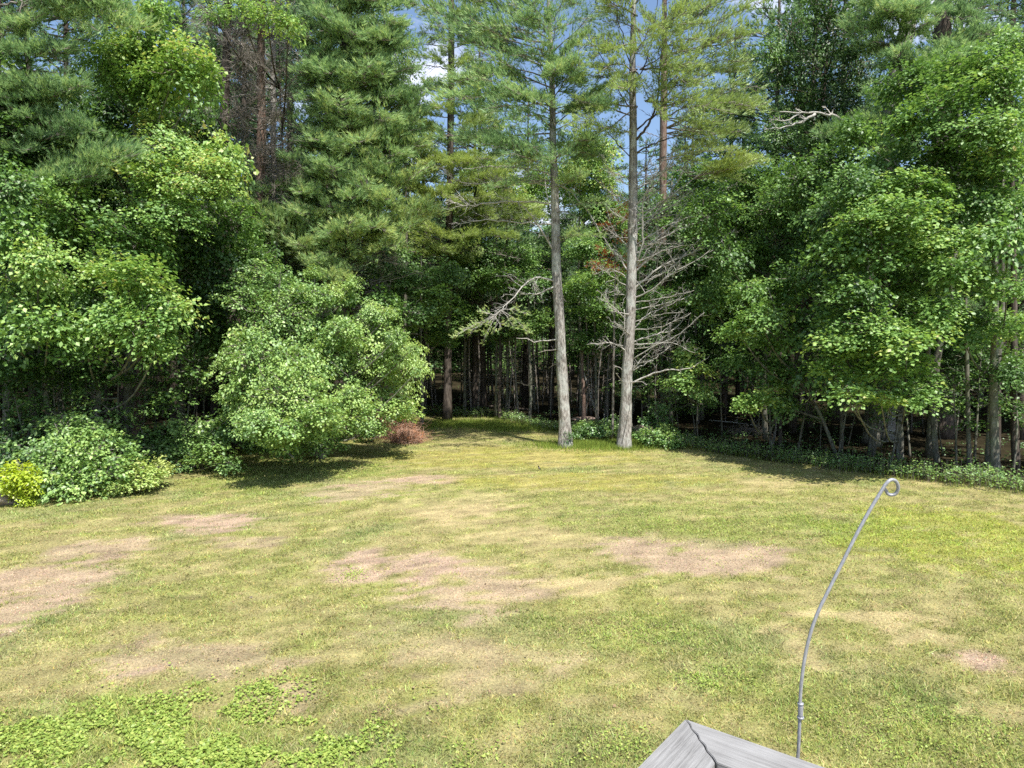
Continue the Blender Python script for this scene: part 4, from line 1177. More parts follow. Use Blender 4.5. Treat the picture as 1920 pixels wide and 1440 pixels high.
# ------------------------------------------------------------------ shrubs along the lawn
def shrub(label, px, d, clumps, mat=SHRUB, ls=.07, rad=.2, per=16, dens=2.6, name="shrub", maple=False, asp=.62, jit=.2):
    b = gp(px, d)
    b[2] = float(ground_z(b[0], b[1]))
    t = thing(name, label, "shrub", b)
    lf, wd = Acc(), Acc()
    for (x, y, dd, rx, ry, tn) in clumps:
        c = W(x, y, dd)
        R = np.array([rx, (rx + ry) * .5, max(ry, rx * .5)]) * 1.1 * dd / F
        if ls > .105:
            n = int(dens * (8 + 34 * R[0] * R[2] + 14 * R[0] * R[1]))
            cloud(lf, c, R, n, per, ls, rad, tn, .15, maple, wd, None, jit, asp)
        else:
            put_clump('small' if ls < .08 else 'shrub', c, R, tn, t, mat)
        for q in range(3):
            o = b + np.array([rng.normal() * .15, rng.normal() * .15, -.03])
            tube(wd, [o, (o + c) / 2 + rng.normal(size=3) * .08, c + rng.normal(size=3) * R * .3], [.016, .011, .005], 4, 7)
    part("stems", wd, TWIG, t, True)
    part("foliage", lf, mat, t)


shrub("large grey green shrub at the left lawn edge, beside the yellow one", 150, 19.6,
      [(110, 850, 19, 55, 42, .50), (170, 855, 19, 60, 40, .52), (80, 890, 18.3, 40, 36, .46), (130, 900, 18.2, 50, 34, .50), (200, 890, 18.6, 50, 32, .52), (225, 860, 19.4, 40, 26, .5), (120, 805, 19.6, 45, 24, .5), (170, 815, 19.8, 50, 22, .5)], ls=.08)
shrub("shrub with large pale leaves on tall stems rising behind the grey green one", 130, 20.8,
      [(115, 785, 20.3, 22, 14, .66), (185, 790, 20.6, 28, 16, .62), (150, 800, 20.5, 30, 16, .6), (215, 810, 20.8, 28, 12, .6), (75, 795, 20.4, 24, 14, .55)], ls=.13, rad=.2, per=7, dens=1.6, asp=.75)
shrub("dark blue green shrub at the very left edge behind the yellow shrub", 20, 20, [(15, 840, 19.6, 50, 34, .22), (50, 870, 19.2, 30, 30, .25), (-30, 830, 19.8, 50, 40, .25), (10, 870, 19, 40, 30, .28)], ls=.09)
shrub("bright yellow shrub at the left picture edge above the tan boulder", 32, 17.8, [(40, 885, 17.6, 30, 22, .6), (15, 905, 17.5, 26, 18, .65), (52, 910, 17.5, 22, 18, .6), (48, 930, 17.5, 18, 14, .5)], YELLOW, ls=.075, dens=2.2)
shrub("low yellowish green shrub at the right end of the left shrub row", 260, 20.2, [(300, 878, 19.8, 24, 16, .90), (255, 880, 19.2, 34, 20, .80), (270, 900, 18.9, 30, 16, .78), (225, 912, 18.6, 26, 14, .8)], ls=.06)
shrub("dark green shrub in shade between the left shrub row and the round bush", 345, 22.6,
      [(290, 820, 22.4, 45, 26, .38), (350, 810, 22.4, 50, 28, .42), (410, 800, 22.6, 40, 30, .42), (340, 850, 22, 55, 24, .34), (400, 845, 21.8, 45, 24, .5), (430, 870, 21.3, 30, 14, .4), (290, 855, 21.6, 35, 20, .34)], ls=.09)
shrub("small leafy dogwood at the wood edge right of the half dead pine", 1235, 28.6, [(1232, 772, 28.4, 20, 18, .6), (1245, 790, 28.4, 18, 14, .52), (1215, 790, 28.4, 14, 12, .5)], WEED, ls=.11, per=8, asp=.7)
shrub("tufty yellow green bush beside the fallen stones right of the half dead pine", 1245, 27.6, [(1243, 806, 27.2, 16, 10, .8)], WEED, ls=.07)
shrub("bushy weeds directly right of the half dead pine's foot", 1215, 27.3, [(1215, 815, 27, 26, 14, .62), (1260, 826, 26.8, 26, 12, .6)], WEED, ls=.07)
shrub("pale green weeds left of the brush heap at the clearing's mouth", 690, 28.5, [(690, 805, 28.4, 24, 10, .5), (740, 785, 29.8, 26, 14, .62)], WEED, ls=.07)
shrub("bushy weeds between the feet of the two lawn pines", 1112, 29.0, [(1100, 800, 28.7, 24, 14, .55), (1132, 805, 28.6, 22, 12, .6), (1085, 812, 28.4, 16, 10, .55), (1150, 795, 29, 14, 12, .6)], WEED, ls=.07)


def weeds():
    lf, wd = Acc(), Acc()

    def place(x, y, h, ls, t0):
        n = len(x)
        z = ground_z(x, y)
        q = 7
        i = np.repeat(np.arange(n), q)
        u = rng.random(len(i))
        pos = np.stack([x[i] + rng.normal(size=len(i)) * .05, y[i] + rng.normal(size=len(i)) * .05, z[i] + h[i] * (.25 + .75 * u)], 1)
        ax = rng.normal(size=(len(i), 3)) * np.array([1, 1, .3]) + UP * .15
        nr = UP + SUN_DIR * .3 + .45 * rng.normal(size=(len(i), 3))
        leaves(lf, pos, ax, nr, ls * rng.uniform(.6, 1.3, len(i)), t0 + .2 * rng.normal(size=len(i)) + .25 * (fbm(x[i], y[i], .9, 200, 3) - .5), .55)
        b = np.stack([x, y, z], 1)
        cones(wd, b, b + np.stack([rng.normal(size=n) * .04, rng.normal(size=n) * .04, h], 1), .004, .002, .5)
    n = 38000
    x = rng.uniform(-9, 20, n)
    y = rng.uniform(14, 39, n)
    s = lawn_s(x, y)
    dens = np.where(x > 1, np.exp(-((s + .7) / 1.3) ** 2), .9 * np.exp(-((s + .6) / .9) ** 2))
    k = (rng.random(n) < dens) & (s < .5 + .3 * np.sin(x * 2.1))
    x, y = x[k], y[k]
    hh = (.16 + .52 * fbm(x, y, 1.2, 210, 3)) * rng.uniform(.6, 1.25, len(x))
    place(x, y, hh, .085, .62)
    n = 7000                                              # thin cover of seedlings on the forest floor
    x = rng.uniform(-26, 26, n)
    y = rng.uniform(18, 60, n)
    s = lawn_s(x, y)
    k = (s < -1) & (fbm(x, y, 2.5, 230, 3) > .5)
    place(x[k], y[k], rng.uniform(.08, .3, k.sum()), .09, .3)
    o = part("undergrowth", lf, WEED, None, kind='stuff')
    o['label'] = 'leafy weeds and seedlings along the wood edge'
    o['category'] = 'undergrowth'
    part("weed_stems", wd, TWIG, o)


weeds()

# ------------------------------------------------------------------ the wood behind: repeats that share their meshes
def tmpl_maple(h, r, z0, spread, nc, ls=.15, per=12):
    wd, lf = Acc(), Acc()
    top = np.array([rng.normal() * .4, rng.normal() * .4, h * .9])
    pts, _ = tube(wd, [np.array([0, 0, -.1]), top * .3 + rng.normal(size=3) * .1, top * .65 + rng.normal(size=3) * .15, top], [r * 1.3, r, r * .75, r * .3], 8, 18, .05)
    for k in range(nc):
        z = z0 + (h - z0) * (k + .5) / nc
        rr = spread * (1 - ((z - z0) / (h - z0)) ** 2 * .65) * rng.uniform(.35, 1)
        a = k * 2.4 + rng.normal() * .4
        c = np.array([rr * math.cos(a), rr * math.sin(a), z])
        R = np.array([1.15, 1.15, .6]) * rng.uniform(.75, 1.25)
        j = np.argmin(abs(pts[:, 2] - max(.5, z - rr * .5)))
        cloud(lf, c, R, int(24 * R[0] * R[1]), per * 2, ls, .52, .34, .1, False, wd, pts[j], asp=.8)
    return wd, lf, MAPLEBARK, MAPLE


def tmpl_pine(h, r, z0, L0, tiers, mat=PINE, bark=DARKBARK, K=5, dens=.6, dz=2.0):
    wd, nd = Acc(), Acc()
    top = np.array([rng.normal() * .15, rng.normal() * .15, h])
    pts, _ = tube(wd, [np.array([0, 0, -.1]), top * .5 + rng.normal(size=3) * .08, top], [r * 1.25, r, r * .8, r * .5, .03], 10, 24, .05)
    for k in range(tiers):
        for q in range(5):
            z = z0 + (h - z0) * (k + rng.uniform(-.5, .9)) / tiers
            z = min(z, h * .98)
            a = rng.uniform(0, 2 * math.pi)
            L = L0 * (1.05 - ((z - z0) / (h - z0))) ** .6 * rng.uniform(.6, 1.1)
            p0 = np.array([0, 0, z])
            bough(wd, nd, p0, p0 + np.array([L * math.cos(a), L * math.sin(a), L * rng.uniform(-.12, .4)]), L * .42, .36, start=.22, dens=dens, K=K, w=.015, L=.2, step=.24)
    for k in range(18):                                   # dead lower branches
        z = rng.uniform(dz, z0)
        a = rng.uniform(0, 2 * math.pi)
        L = rng.uniform(.8, 2.2)
        p0 = np.array([0, 0, z])
        dead(wd, [p0, p0 + np.array([math.cos(a), math.sin(a), .05]) * L], .02, .006, 6, .5, 1, 0, 5, 4)
    return wd, nd, bark, mat


def tmpl_sapling(h, nc, thin=True):
    wd, lf = Acc(), Acc()
    top = np.array([rng.normal() * .35, rng.normal() * .35, h])
    pts, _ = tube(wd, [np.array([0, 0, -.1]), top * .4 + rng.normal(size=3) * .1, top], [.045, .035, .012], 6, 12, .06)
    for k in range(nc):
        z = h * (.42 + .58 * (k + .5) / nc)
        a = rng.uniform(0, 6.28)
        rr = rng.uniform(.2, .9)
        c = np.array([rr * math.cos(a), rr * math.sin(a), z])
        j = np.argmin(abs(pts[:, 2] - (z - .3)))
        cloud(lf, c, (.7, .7, .22), 12, 12, .12, .34, .42, .1, False, wd, pts[j], asp=.8)
    return wd, lf, MAPLEBARK, MAPLE


def tmpl_pole(h, r):
    wd = Acc()
    top = np.array([rng.normal() * .5, rng.normal() * .5, h])
    tube(wd, [np.array([0, 0, -.1]), top * .35 + rng.normal(size=3) * .08, top * .7 + rng.normal(size=3) * .1, top], [r * 1.2, r, r * .8, r * .5], 7, 14, .07)
    for k in range(8):
        z = rng.uniform(1, h)
        a = rng.uniform(0, 6.28)
        p0 = top * (z / h)
        dead(wd, [p0, p0 + np.array([math.cos(a), math.sin(a), .3]) * rng.uniform(.3, 1.0)], .010, .003, 4, .3, 1, 0, 4, 4)
    return wd, None, TWIG, None


TM = [tmpl_maple(13, .13, 3.2, 2.3, 22, .17, 12), tmpl_maple(11, .10, 2.6, 2.0, 20, .17, 12), tmpl_maple(14, .15, 3.9, 2.5, 22, .17, 12)]
TP = [tmpl_pine(16, .15, 5.0, 2.9, 20, dens=.9), tmpl_pine(14, .12, 4.0, 2.6, 18, dens=.9), tmpl_pine(15, .13, 6.0, 2.7, 16, dens=.9)]
TS = [tmpl_sapling(4.5, 6), tmpl_sapling(3.6, 5), tmpl_sapling(5.5, 7)]
TO = [tmpl_pole(9, .05), tmpl_pole(8, .035), tmpl_pole(10, .07)]


def bake(tm):
    wd, lf, b, l = tm
    m1 = wd.mesh("trunk", (0, 0, 0), True)
    m1.materials.append(b)
    m2 = None
    if lf is not None:
        m2 = lf.mesh("crown")
        m2.materials.append(l)
    return m1, m2


TM, TP, TS, TO = [[bake(q) for q in L_] for L_ in (TM, TP, TS, TO)]


def plant(tm, x, y, s, rz, name, label, group, crown="crown"):
    t = thing(name, label, "tree", (x, y, float(ground_z(x, y))), group)
    t.rotation_euler = (0, 0, rz)
    t.scale = (s, s, s)
    for nm, me in (("trunk", tm[0]), (crown, tm[1])):
        if me is not None:
            o = link(bpy.data.objects.new(nm, me))
            o.parent = t
    return t


SKX = [-400, 0, 130, 420, 470, 690, 700, 850, 880, 1000, 1150, 1350, 1440, 1600, 1720, 1800, 1920, 2400]
SKY_ = [60, 60, 230, 230, 200, 230, 320, 330, 310, 320, 320, 300, 270, 240, 200, 130, 60, 40]


def proj(x, y, z):
    vy, vz = y, z - CH
    dep = vy * cp - vz * sp_
    u = vy * sp_ + vz * cp
    return 960 + F * x / dep, 720 - F * u / dep


placed = []



def try_place(x, y, md):
    for (a, b) in placed:
        if (a - x) ** 2 + (b - y) ** 2 < md * md:
            return False
    placed.append((x, y))
    return True


R_ = random.Random(5)
for k_, (px, d, ytop, i) in enumerate(((20, 28, -200, 0), (110, 31, -160, 1), (205, 33, -100, 0), (300, 33, -150, 1), (380, 36, -180, 0), (455, 34, -120, 1), (540, 37, -200, 0), (600, 34, -160, 1), (700, 36, 60, 0), (905, 41, 60, 1), (985, 44, 190, 0), (1090, 44, 230, 1),
                                       (1300, 42, 200, 1), (1400, 40, 110, 0), (1500, 38, -60, 1), (1590, 36, -100, 0), (1820, 33, -160, 1), (1900, 31, -200, 0), (790, 42, 210, 1), (1215, 46, 260, 0), (480, 42, -150, 1), (340, 41, -100, 0), (640, 42, -100, 1), (1960, 29, -100, 1), (-60, 27, -200, 0), (1450, 36, -60, 0), (1370, 39, 60, 1), (1540, 33, -120, 1), (1150, 43, 270, 0), (1035, 41, 200, 1), (890, 40, 120, 0), (1290, 43, 230, 1))):
    p_ = W(px, ytop, d)
    placed.append((p_[0], p_[1]))
    plant(TP[i], p_[0], p_[1], (p_[2]) / (16, 14)[i], k_ * 1.7, "pine_tree", "tall forest pine rising from the shaded wood behind the front row", "tall pines behind the front row", "needles")

cnt = {'m': 0, 'p': 0, 's': 0, 'o': 0}
tries = 0
while cnt['m'] + cnt['p'] < 150 and tries < 6000:
    tries += 1
    y = R_.uniform(22, 78)
    x = R_.uniform(-1, 1) * (y * .80 + 5)
    s = np.interp(x, EX, EY) - y
    if s > -6.5:
        continue
    if not try_place(x, y, 2.3 + .012 * y):
        continue
    px, _ = proj(x, y, 2)
    hmax = CH + (632 - (np.interp(px, SKX, SKY_) + R_.uniform(0, 90))) / F * y
    if R_.random() < .62:
        i = R_.randrange(3)
        h0 = (13, 11, 14)[i]
        plant(TM[i], x, y, min(1.25, hmax / h0) * R_.uniform(.85, 1), R_.uniform(0, 6.28), "maple_tree", "forest maple standing in the shaded wood behind the lawn edge", "maples in the shaded wood")
        cnt['m'] += 1
    else:
        i = R_.randrange(3)
        h0 = (16, 14, 15)[i]
        plant(TP[i], x, y, min(1.3, hmax / h0) * R_.uniform(.85, 1), R_.uniform(0, 6.28), "pine_tree", "forest pine standing in the shaded wood behind the lawn edge", "pines in the shaded wood", "needles")
        cnt['p'] += 1
tries = 0
while cnt['s'] < 75 and tries < 3000:
    tries += 1
    y = R_.uniform(22, 62)
    x = R_.uniform(-1, 1) * (y * .76 + 2)
    s = np.interp(x, EX, EY) - y
    if s > -2.6 or not try_place(x, y, 1.0):
        continue
    i = R_.randrange(3)
    plant(TS[i], x, y, R_.uniform(.7, 1.15), R_.uniform(0, 6.28), "maple_sapling", "thin leafy sapling among the trunks of the shaded wood", "saplings in the shaded wood")
    cnt['s'] += 1
tries = 0
while cnt['o'] < 110 and tries < 3000:
    tries += 1
    y = R_.uniform(24, 55)
    x = R_.uniform(-1, 1) * (y * .76 + 1)
    if R_.random() < .4:
        x = R_.uniform(-5, 6)
        y = R_.uniform(34, 50)
    s = np.interp(x, EX, EY) - y
    if s > -1.5 or not try_place(x, y, .5):
        continue
    i = R_.randrange(3)
    plant(TO[i], x, y, R_.uniform(.6, 1.05), R_.uniform(0, 6.28), "young_trunk", "thin bare pole like trunk in the shaded wood", "thin bare trunks in the shaded wood")
    cnt['o'] += 1

tries = 0
k_ = 0
while k_ < 40 and tries < 2000:
    tries += 1
    x = R_.uniform(5, 20) if k_ % 3 else R_.uniform(-16, -9)
    y = np.interp(x, EX, EY) + R_.uniform(2.8, 8)
    if not try_place(x, y, .8):
        continue
    plant(TS[R_.randrange(3)], x, y, R_.uniform(.55, 1.0), R_.uniform(0, 6.28), "maple_sapling", "thin leafy sapling among the trunks of the shaded wood", "saplings in the shaded wood")
    k_ += 1
tries = 0
k_ = 0
while k_ < 70 and tries < 2000:
    tries += 1
    y = R_.uniform(44, 80)
    x = R_.uniform(-1, 1) * (y * .78)
    if not try_place(x, y, 1.2):
        continue
    plant(TS[R_.randrange(3)], x, y, R_.uniform(.8, 1.3), R_.uniform(0, 6.28), "maple_sapling", "thin leafy sapling among the trunks of the shaded wood", "saplings in the shaded wood")
    k_ += 1

# trunks of the front row that the photograph shows one by one: (label, base px, base py, top px, top py, half width px, bark)
for (lab, x0, y0, x1, y1, hw, bk) in (
        ("slim trunk with bark bands under the low spreading maple", 1577, 848, 1574, 700, 3.2, MAPLEBARK), ("curved lichen spotted trunk left of the thick one", 1690, 862, 1684, 740, 3.6, MAPLEBARK), ("thick grey trunk behind the low spreading maple", 1640, 838, 1632, 560, 9, MAPLEBARK),
        ("leaning lichen spotted trunk near the right side", 1757, 868, 1744, 700, 4.8, MAPLEBARK), ("slim trunk in deep shade second from the right edge", 1818, 878, 1812, 640, 4.0, MAPLEBARK), ("stout grey trunk at the far right of the wood edge", 1866, 890, 1866, 560, 7.0, MAPLEBARK),
        ("thin upright stem left of the slim maple", 1462, 836, 1463, 700, 3.2, DARKBARK), ("leaning thin stem beside the flat crowned sapling", 1449, 832, 1457, 760, 2.2, TWIG), ("pale upright trunk right of the half dead pine's foot", 1242, 792, 1240, 600, 3.4, MAPLEBARK),
        ("pale dead forked stem leaning left between the lawn pines", 1122, 784, 1100, 716, 2.6, PALEWOOD), ("upright dark stump-like stem between the lawn pines", 1093, 793, 1092, 690, 3.4, REDBARK), ("thin pale stem left of the left lawn pine", 1003, 770, 1000, 680, 2.4, MAPLEBARK),
        ("thin pale trunk in the clearing's back edge, leftmost", 872, 776, 872, 650, 2.8, MAPLEBARK), ("dark slim trunk at the clearing's back edge", 937, 786, 938, 660, 2.8, DARKBARK), ("slim trunk at the clearing's back edge nearest the left lawn pine", 993, 789, 992, 640, 2.8, MAPLEBARK),
        ("pinkish old pine trunk behind the left shrubs", 262, 845, 259, 560, 9.5, REDBARK), ("grey trunk behind the left maples", 202, 845, 198, 600, 7, DARKBARK), ("thin pale trunk rising behind the big leaved shrub", 118, 860, 112, 640, 4.2, MAPLEBARK), ("very thin pale stem left of the thin pale trunk", 92, 860, 90, 690, 3.0, MAPLEBARK),
        ("thin dark stem right of the thin pale trunk", 152, 855, 160, 650, 3.8, DARKBARK), ("mottled trunk at the far left edge", 18, 850, 22, 620, 6, REDBARK), ("dark trunk at the right picture edge in deep shade", 1905, 880, 1900, 500, 6, DARKBARK)):
    g = G(x0, y0)
    d = g[1]
    g[2] = float(ground_z(g[0], g[1]))
    t = thing("tree_trunk", lab, "tree", g)
    w = Acc()
    r = hw * d / F
    top = W(x1, y1, d)
    far = top + (top - g) * .5
    tube(w, [g - UP * .05, g * .6 + top * .4 + rng.normal(size=3) * .05, top, far], [r * 1.25, r, r * .85, r * .6], 9, 26, .07)
    if "forked" in lab:
        dead(w, [g * .45 + top * .55, W(1110, 690, d)], r * .6, .01, 2, .2, 1)
    for k in range(5):
        u = rng.uniform(.3, 1)
        p0 = g * (1 - u) + top * u
        a = rng.uniform(0, 6.28)
        dead(w, [p0, p0 + np.array([math.cos(a), math.sin(a), .2]) * rng.uniform(.3, .8)], .010, .003, 4, .3, 1, 0, 4, 4)
    part("trunk", w, bk, t, True)

# sunlit far side of the wood glimpsed through the trunks
for k, (px, d) in enumerate(((905, 68), (940, 70), (880, 66), (975, 69), (1100, 72), (1190, 74), (760, 75))):
    plant(TS[k % 3], *W(px, 632, d)[:2], 1.3, k * 1.3, "maple_sapling", "bright sunlit sapling glimpsed between the trunks at the far side of the wood", "sunlit saplings at the far side of the wood")


def far_woods():
    lf = Acc()
    for k in range(90):
        x = -75 + 150 * k / 89 + R_.uniform(-1, 1)
        y = 84 + R_.uniform(-3, 5) - abs(x) * .12
        for z in (1.2, 3.6, 6.2):
            cloud(lf, (x, y, z), (2.2, 1.6, 1.6), 22, 10, .5, .9, .30, .0, False, asp=.8)
    o = part("far_woods", lf, MAPLE, None, kind='stuff')
    o['label'] = 'far off mass of trees closing the view through the trunks'
    o['category'] = 'woods'


far_woods()

# ------------------------------------------------------------------ brush heaps, stones, fallen wood
def heap(label, px, py, rx, rz, n, seed):
    g = G(px, py)
    g[2] = float(ground_z(g[0], g[1]))
    t = thing("brush_heap", label, "brush heap", g, "heaps of dead brush")
    a = Acc()
    d = nrmz(rng.normal(size=(n, 3)) * np.array([1, .8, .7]))
    c = g + rng.normal(size=(n, 3)) * np.array([rx * .45, rx * .35, rz * .32]) + UP * rz * .45
    c[:, 2] = np.maximum(c[:, 2], g[2] + .02)
    L = rng.uniform(.08, .30, n)[:, None]
    cones(a, c - d * L, c + d * L, .007, .003)
    part("twigs", a, TWIG if seed == 3 else bark_mat("rust_twigs" + str(seed), (.20, .10, .065), (.42, .25, .17), (.58, .43, .34), 6, 1, .1), t)
    nd = Acc()
    m = n // 3
    c = g + rng.normal(size=(m, 3)) * np.array([rx * .42, rx * .3, rz * .28]) + UP * rz * .5
    c[:, 2] = np.maximum(c[:, 2], g[2] + .02)
    tufts(nd, c, rng.normal(size=(m, 3)), .1, .006, 5, np.full(m, .85), .6)
    part("dead_needles", nd, RUST if seed < 3 else TWIG, t)


heap("larger heap of rusty brown brush against the round bush", 728, 818, 1.15, .72, 4200, 1)
heap("smaller low heap of rusty brown brush on the lawn side", 762, 829, .7, .40, 1800, 2)
heap("dim brown heap of dead sticks in the shade under the flat crowned sapling", 1405, 814, 1.0, .3, 300, 3)


def rock(label, p, size, mat, seed, name="boulder", group=None):
    p = np.array(p, float)
    t = thing(name, label, "rock", p, group)
    n1, n2 = 14, 22
    rs = np.random.default_rng(seed)
    th = np.linspace(0, math.pi, n1)
    ph = np.linspace(0, 2 * math.pi, n2, endpoint=False)
    T, P = np.meshgrid(th, ph, indexing='ij')
    v = np.stack([np.sin(T) * np.cos(P), np.sin(T) * np.sin(P), np.cos(T)], -1).reshape(-1, 3)
    ks = rs.normal(size=(9, 3)) * 2.2
    q = np.ones(len(v))
    for k in range(9):
        q += .07 * np.sin(v @ ks[k] * 1.5 + k)
    pl = nrmz(rs.normal(size=(7, 3)))
    vv = v * q[:, None]
    for nn in pl:                                  # knock off flat facets
        dd = vv @ nn
        o_ = dd > .78
        vv[o_] -= nn * (dd[o_] - .78)[:, None]
    vv = vv * np.asarray(size) + np.array([0, 0, size[2] * .55]) + p
    i = (np.arange(n1 - 1)[:, None] * n2)
    j = np.arange(n2)[None]
    j2 = (j + 1) % n2
    f = np.stack([np.stack([i + j, i + n2 + j, i + n2 + j2], -1), np.stack([i + j, i + n2 + j2, i + j2], -1)], 2).reshape(-1, 3)
    a = Acc()
    a.add(vv, f, .5)
    part("stone", a, mat, t, True)


ROCKM = bark_mat("tan_stone", (.22, .16, .12), (.42, .32, .25), (.56, .45, .38), 5, .8, .7)
ROCKG = bark_mat("pink_grey_stone", (.16, .12, .10), (.30, .22, .18), (.42, .33, .28), 6, .8, .7)
g = G(2, 946)
rock("pinkish tan boulder at the left picture edge below the yellow shrub", (g[0] - .02, g[1], 0), (.40, .30, .19), ROCKM, 4)
g = G(1205, 812)
rock("flat pinkish stone in the weeds right of the half dead pine", (g[0], g[1], .12), (.55, .35, .16), ROCKG, 6, "stone")
g = G(1222, 816)
rock("smaller flat stone below the flat pinkish stone in the weeds", (g[0], g[1], .08), (.42, .3, .12), ROCKG, 8, "stone")
g = G(1085, 792)
rock("low brown stone in the weeds between the lawn pines", (g[0] + .3, g[1] + .3, .05), (.6, .3, .14), ROCKG, 9, "stone")

for i, (lab, x0, y0, x1, y1, r) in enumerate((("fallen log lying on the forest floor behind the left lawn pine", 880, 764, 990, 772, .10), ("thin fallen log on the forest floor between the lawn pines", 1060, 770, 1180, 776, .07),
                                              ("pale fallen stick on the shaded ground at the right", 1330, 790, 1420, 800, .03), ("mossy fallen log in the shade behind the clearing's left side", 810, 758, 860, 752, .09))):
    a0, a1 = G(x0, y0), G(x1, y1)
    t = thing("fallen_log", lab, "log", a0)
    w = Acc()
    tube(w, [a0 + UP * (r + .02), (a0 + a1) / 2 + UP * (r + .05), a1 + UP * (r + .02)], [r, r * .9, r * .6], 9, 16, .08)
    for k in range(6):
        p0 = a0 + (a1 - a0) * rng.uniform(.2, 1) + UP * r
        dead(w, [p0, p0 + np.array([rng.normal() * .3, rng.normal() * .3, .35])], .012, .004, 3, .3, 1, 0, 4, 4)
    part("log", w, PALEWOOD if i == 2 else DARKBARK, t, True)

# cut stubs left by old saplings, between the lawn pines
for k, px in enumerate((1133, 1139, 1147, 1152, 1158)):
    g = G(px, 796)
    t = thing("cut_stub", "pale cut stem stub in the row just left of the half dead pine", "stub", g, "pale cut stubs by the half dead pine")
    w = Acc()
    tube(w, [g, g + np.array([rng.normal() * .03, 0, rng.uniform(.3, .55)])], [.03, .022], 6, 5, .08)
    part("stem", w, PALEWOOD, t, True)

# small bird on the lawn
def bird():
    g = G(1011, 884)
    g[2] = float(ground_z(g[0], g[1])) + .01
    t = thing("bird", "small dark bird with a pale belly standing upright on the lawn", "bird", g)
    body = Acc()
    c = g + UP * .03
    tube(body, [c + np.array([.055, 0, -.005]), c + np.array([.03, 0, .018]), c + np.array([.01, 0, .04]), c + np.array([-.008, 0, .068]), c + np.array([-.018, 0, .09]), c + np.array([-.022, 0, .105]), c + np.array([-.034, 0, .117]), c + np.array([-.05, 0, .114])],
         [.004, .014, .027, .031, .022, .0165, .0185, .017, .003], 12, 30)
    part("body", body, bark_mat("dark_feather", (.012, .011, .010), (.025, .022, .02), (.05, .045, .04), 30, 1, .1), t, True)
    be = Acc()
    tube(be, [c + np.array([-.012, -.016, .038]), c + np.array([.004, -.021, .052]), c + np.array([-.014, -.016, .072])], [.010, .018, .008], 8, 8)
    part("belly", be, bark_mat("pale_feather", (.45, .38, .30), (.6, .5, .42), (.7, .62, .55), 30, 1, .1), t, True)
    for s in (-1, 1):
        w = Acc()
        tube(w, [g + np.array([0, s * .012, 0]), c + np.array([0, s * .012, .03])], [.0022, .0025], 5, 3)
        part("leg", w, DARKBARK, t, True)
    w = Acc()
    tube(w, [c + np.array([-.046, 0, .114]), c + np.array([-.07, 0, .109])], [.005, .0008], 6, 3)
    part("beak", w, PALEWOOD, t, True)


bird()

# ------------------------------------------------------------------ deck rail corner and its plant hook
DROP = .73
ZR = CH - DROP                       # top of the rail cap


def RP(px, py, z=ZR):
    a, b = (px - 960.0) / F, (720.0 - py) / F
    dy, dz = cp + b * sp_, -sp_ + b * cp
    k = (z - CH) / dz
    return np.array([a * k, dy * k, z])


def wood_mat():
    m, N, L = nodemat("weathered_board")
    out = N.new("ShaderNodeOutputMaterial")
    tcn = N.new("ShaderNodeTexCoord")
    mp = N.new("ShaderNodeMapping")
    mp.inputs['Scale'].default_value = (5.0, 130, 90)
    n1 = N.new("ShaderNodeTexNoise")
    n1.inputs['Scale'].default_value = 1.6
    n1.inputs['Detail'].default_value = 8
    n1.inputs['Roughness'].default_value = .72
    n1.inputs['Distortion'].default_value = .5
    L.new(tcn.outputs['Object'], mp.inputs['Vector'])
    L.new(mp.outputs['Vector'], n1.inputs['Vector'])
    n2 = N.new("ShaderNodeTexNoise")
    n2.inputs['Scale'].default_value = 14
    n2.inputs['Detail'].default_value = 5
    L.new(tcn.outputs['Object'], n2.inputs['Vector'])
    ad = N.new("ShaderNodeMath")
    ad.operation = 'MULTIPLY_ADD'
    ad.inputs[1].default_value = .35
    L.new(n2.outputs['Fac'], ad.inputs[0])
    L.new(n1.outputs['Fac'], ad.inputs[2])
    r = ramp(N, [(.40, (.045, .043, .039)), (.50, (.165, .160, .153)), (.66, (.24, .234, .226)), (.88, (.31, .304, .295))])
    L.new(ad.outputs[0], r.inputs['Fac'])
    bp = N.new("ShaderNodeBump")
    bp.inputs['Strength'].default_value = .7
    bp.inputs['Distance'].default_value = .003
    L.new(ad.outputs[0], bp.inputs['Height'])
    d = N.new("ShaderNodeBsdfPrincipled")
    d.inputs['Roughness'].default_value = .85
    L.new(r.outputs['Color'], d.inputs['Base Color'])
    L.new(bp.outputs['Normal'], d.inputs['Normal'])
    L.new(d.outputs[0], out.inputs['Surface'])
    return m


def prism_obj(name, poly, z0, z1, mat, parent, xaxis, bev=.003):
    """poly: world xy outline; the object's X axis runs along the grain"""
    poly = np.asarray(poly, float)[:, :2]
    o0 = np.asarray(parent['_o'])
    ca, sa = xaxis / np.linalg.norm(xaxis)
    M = np.array([[ca, sa], [-sa, ca]])
    loc = (poly - o0[:2]) @ M.T
    import bmesh
    bm = bmesh.new()
    lo = [bm.verts.new((x, y, z0 - o0[2])) for x, y in loc]
    hi = [bm.verts.new((x, y, z1 - o0[2])) for x, y in loc]
    n = len(loc)
    bm.faces.new(lo[::-1])
    bm.faces.new(hi)
    for i in range(n):
        bm.faces.new((lo[i], lo[(i + 1) % n], hi[(i + 1) % n], hi[i]))
    bmesh.ops.recalc_face_normals(bm, faces=bm.faces)
    bmesh.ops.bevel(bm, geom=list(bm.edges), offset=bev, segments=2, affect='EDGES')
    me = bpy.data.meshes.new(name)
    bm.to_mesh(me)
    bm.free()
    me.materials.append(mat)
    o = link(bpy.data.objects.new(name, me))
    o.parent = parent
    o.rotation_euler = (0, 0, math.atan2(sa, ca))
    return o


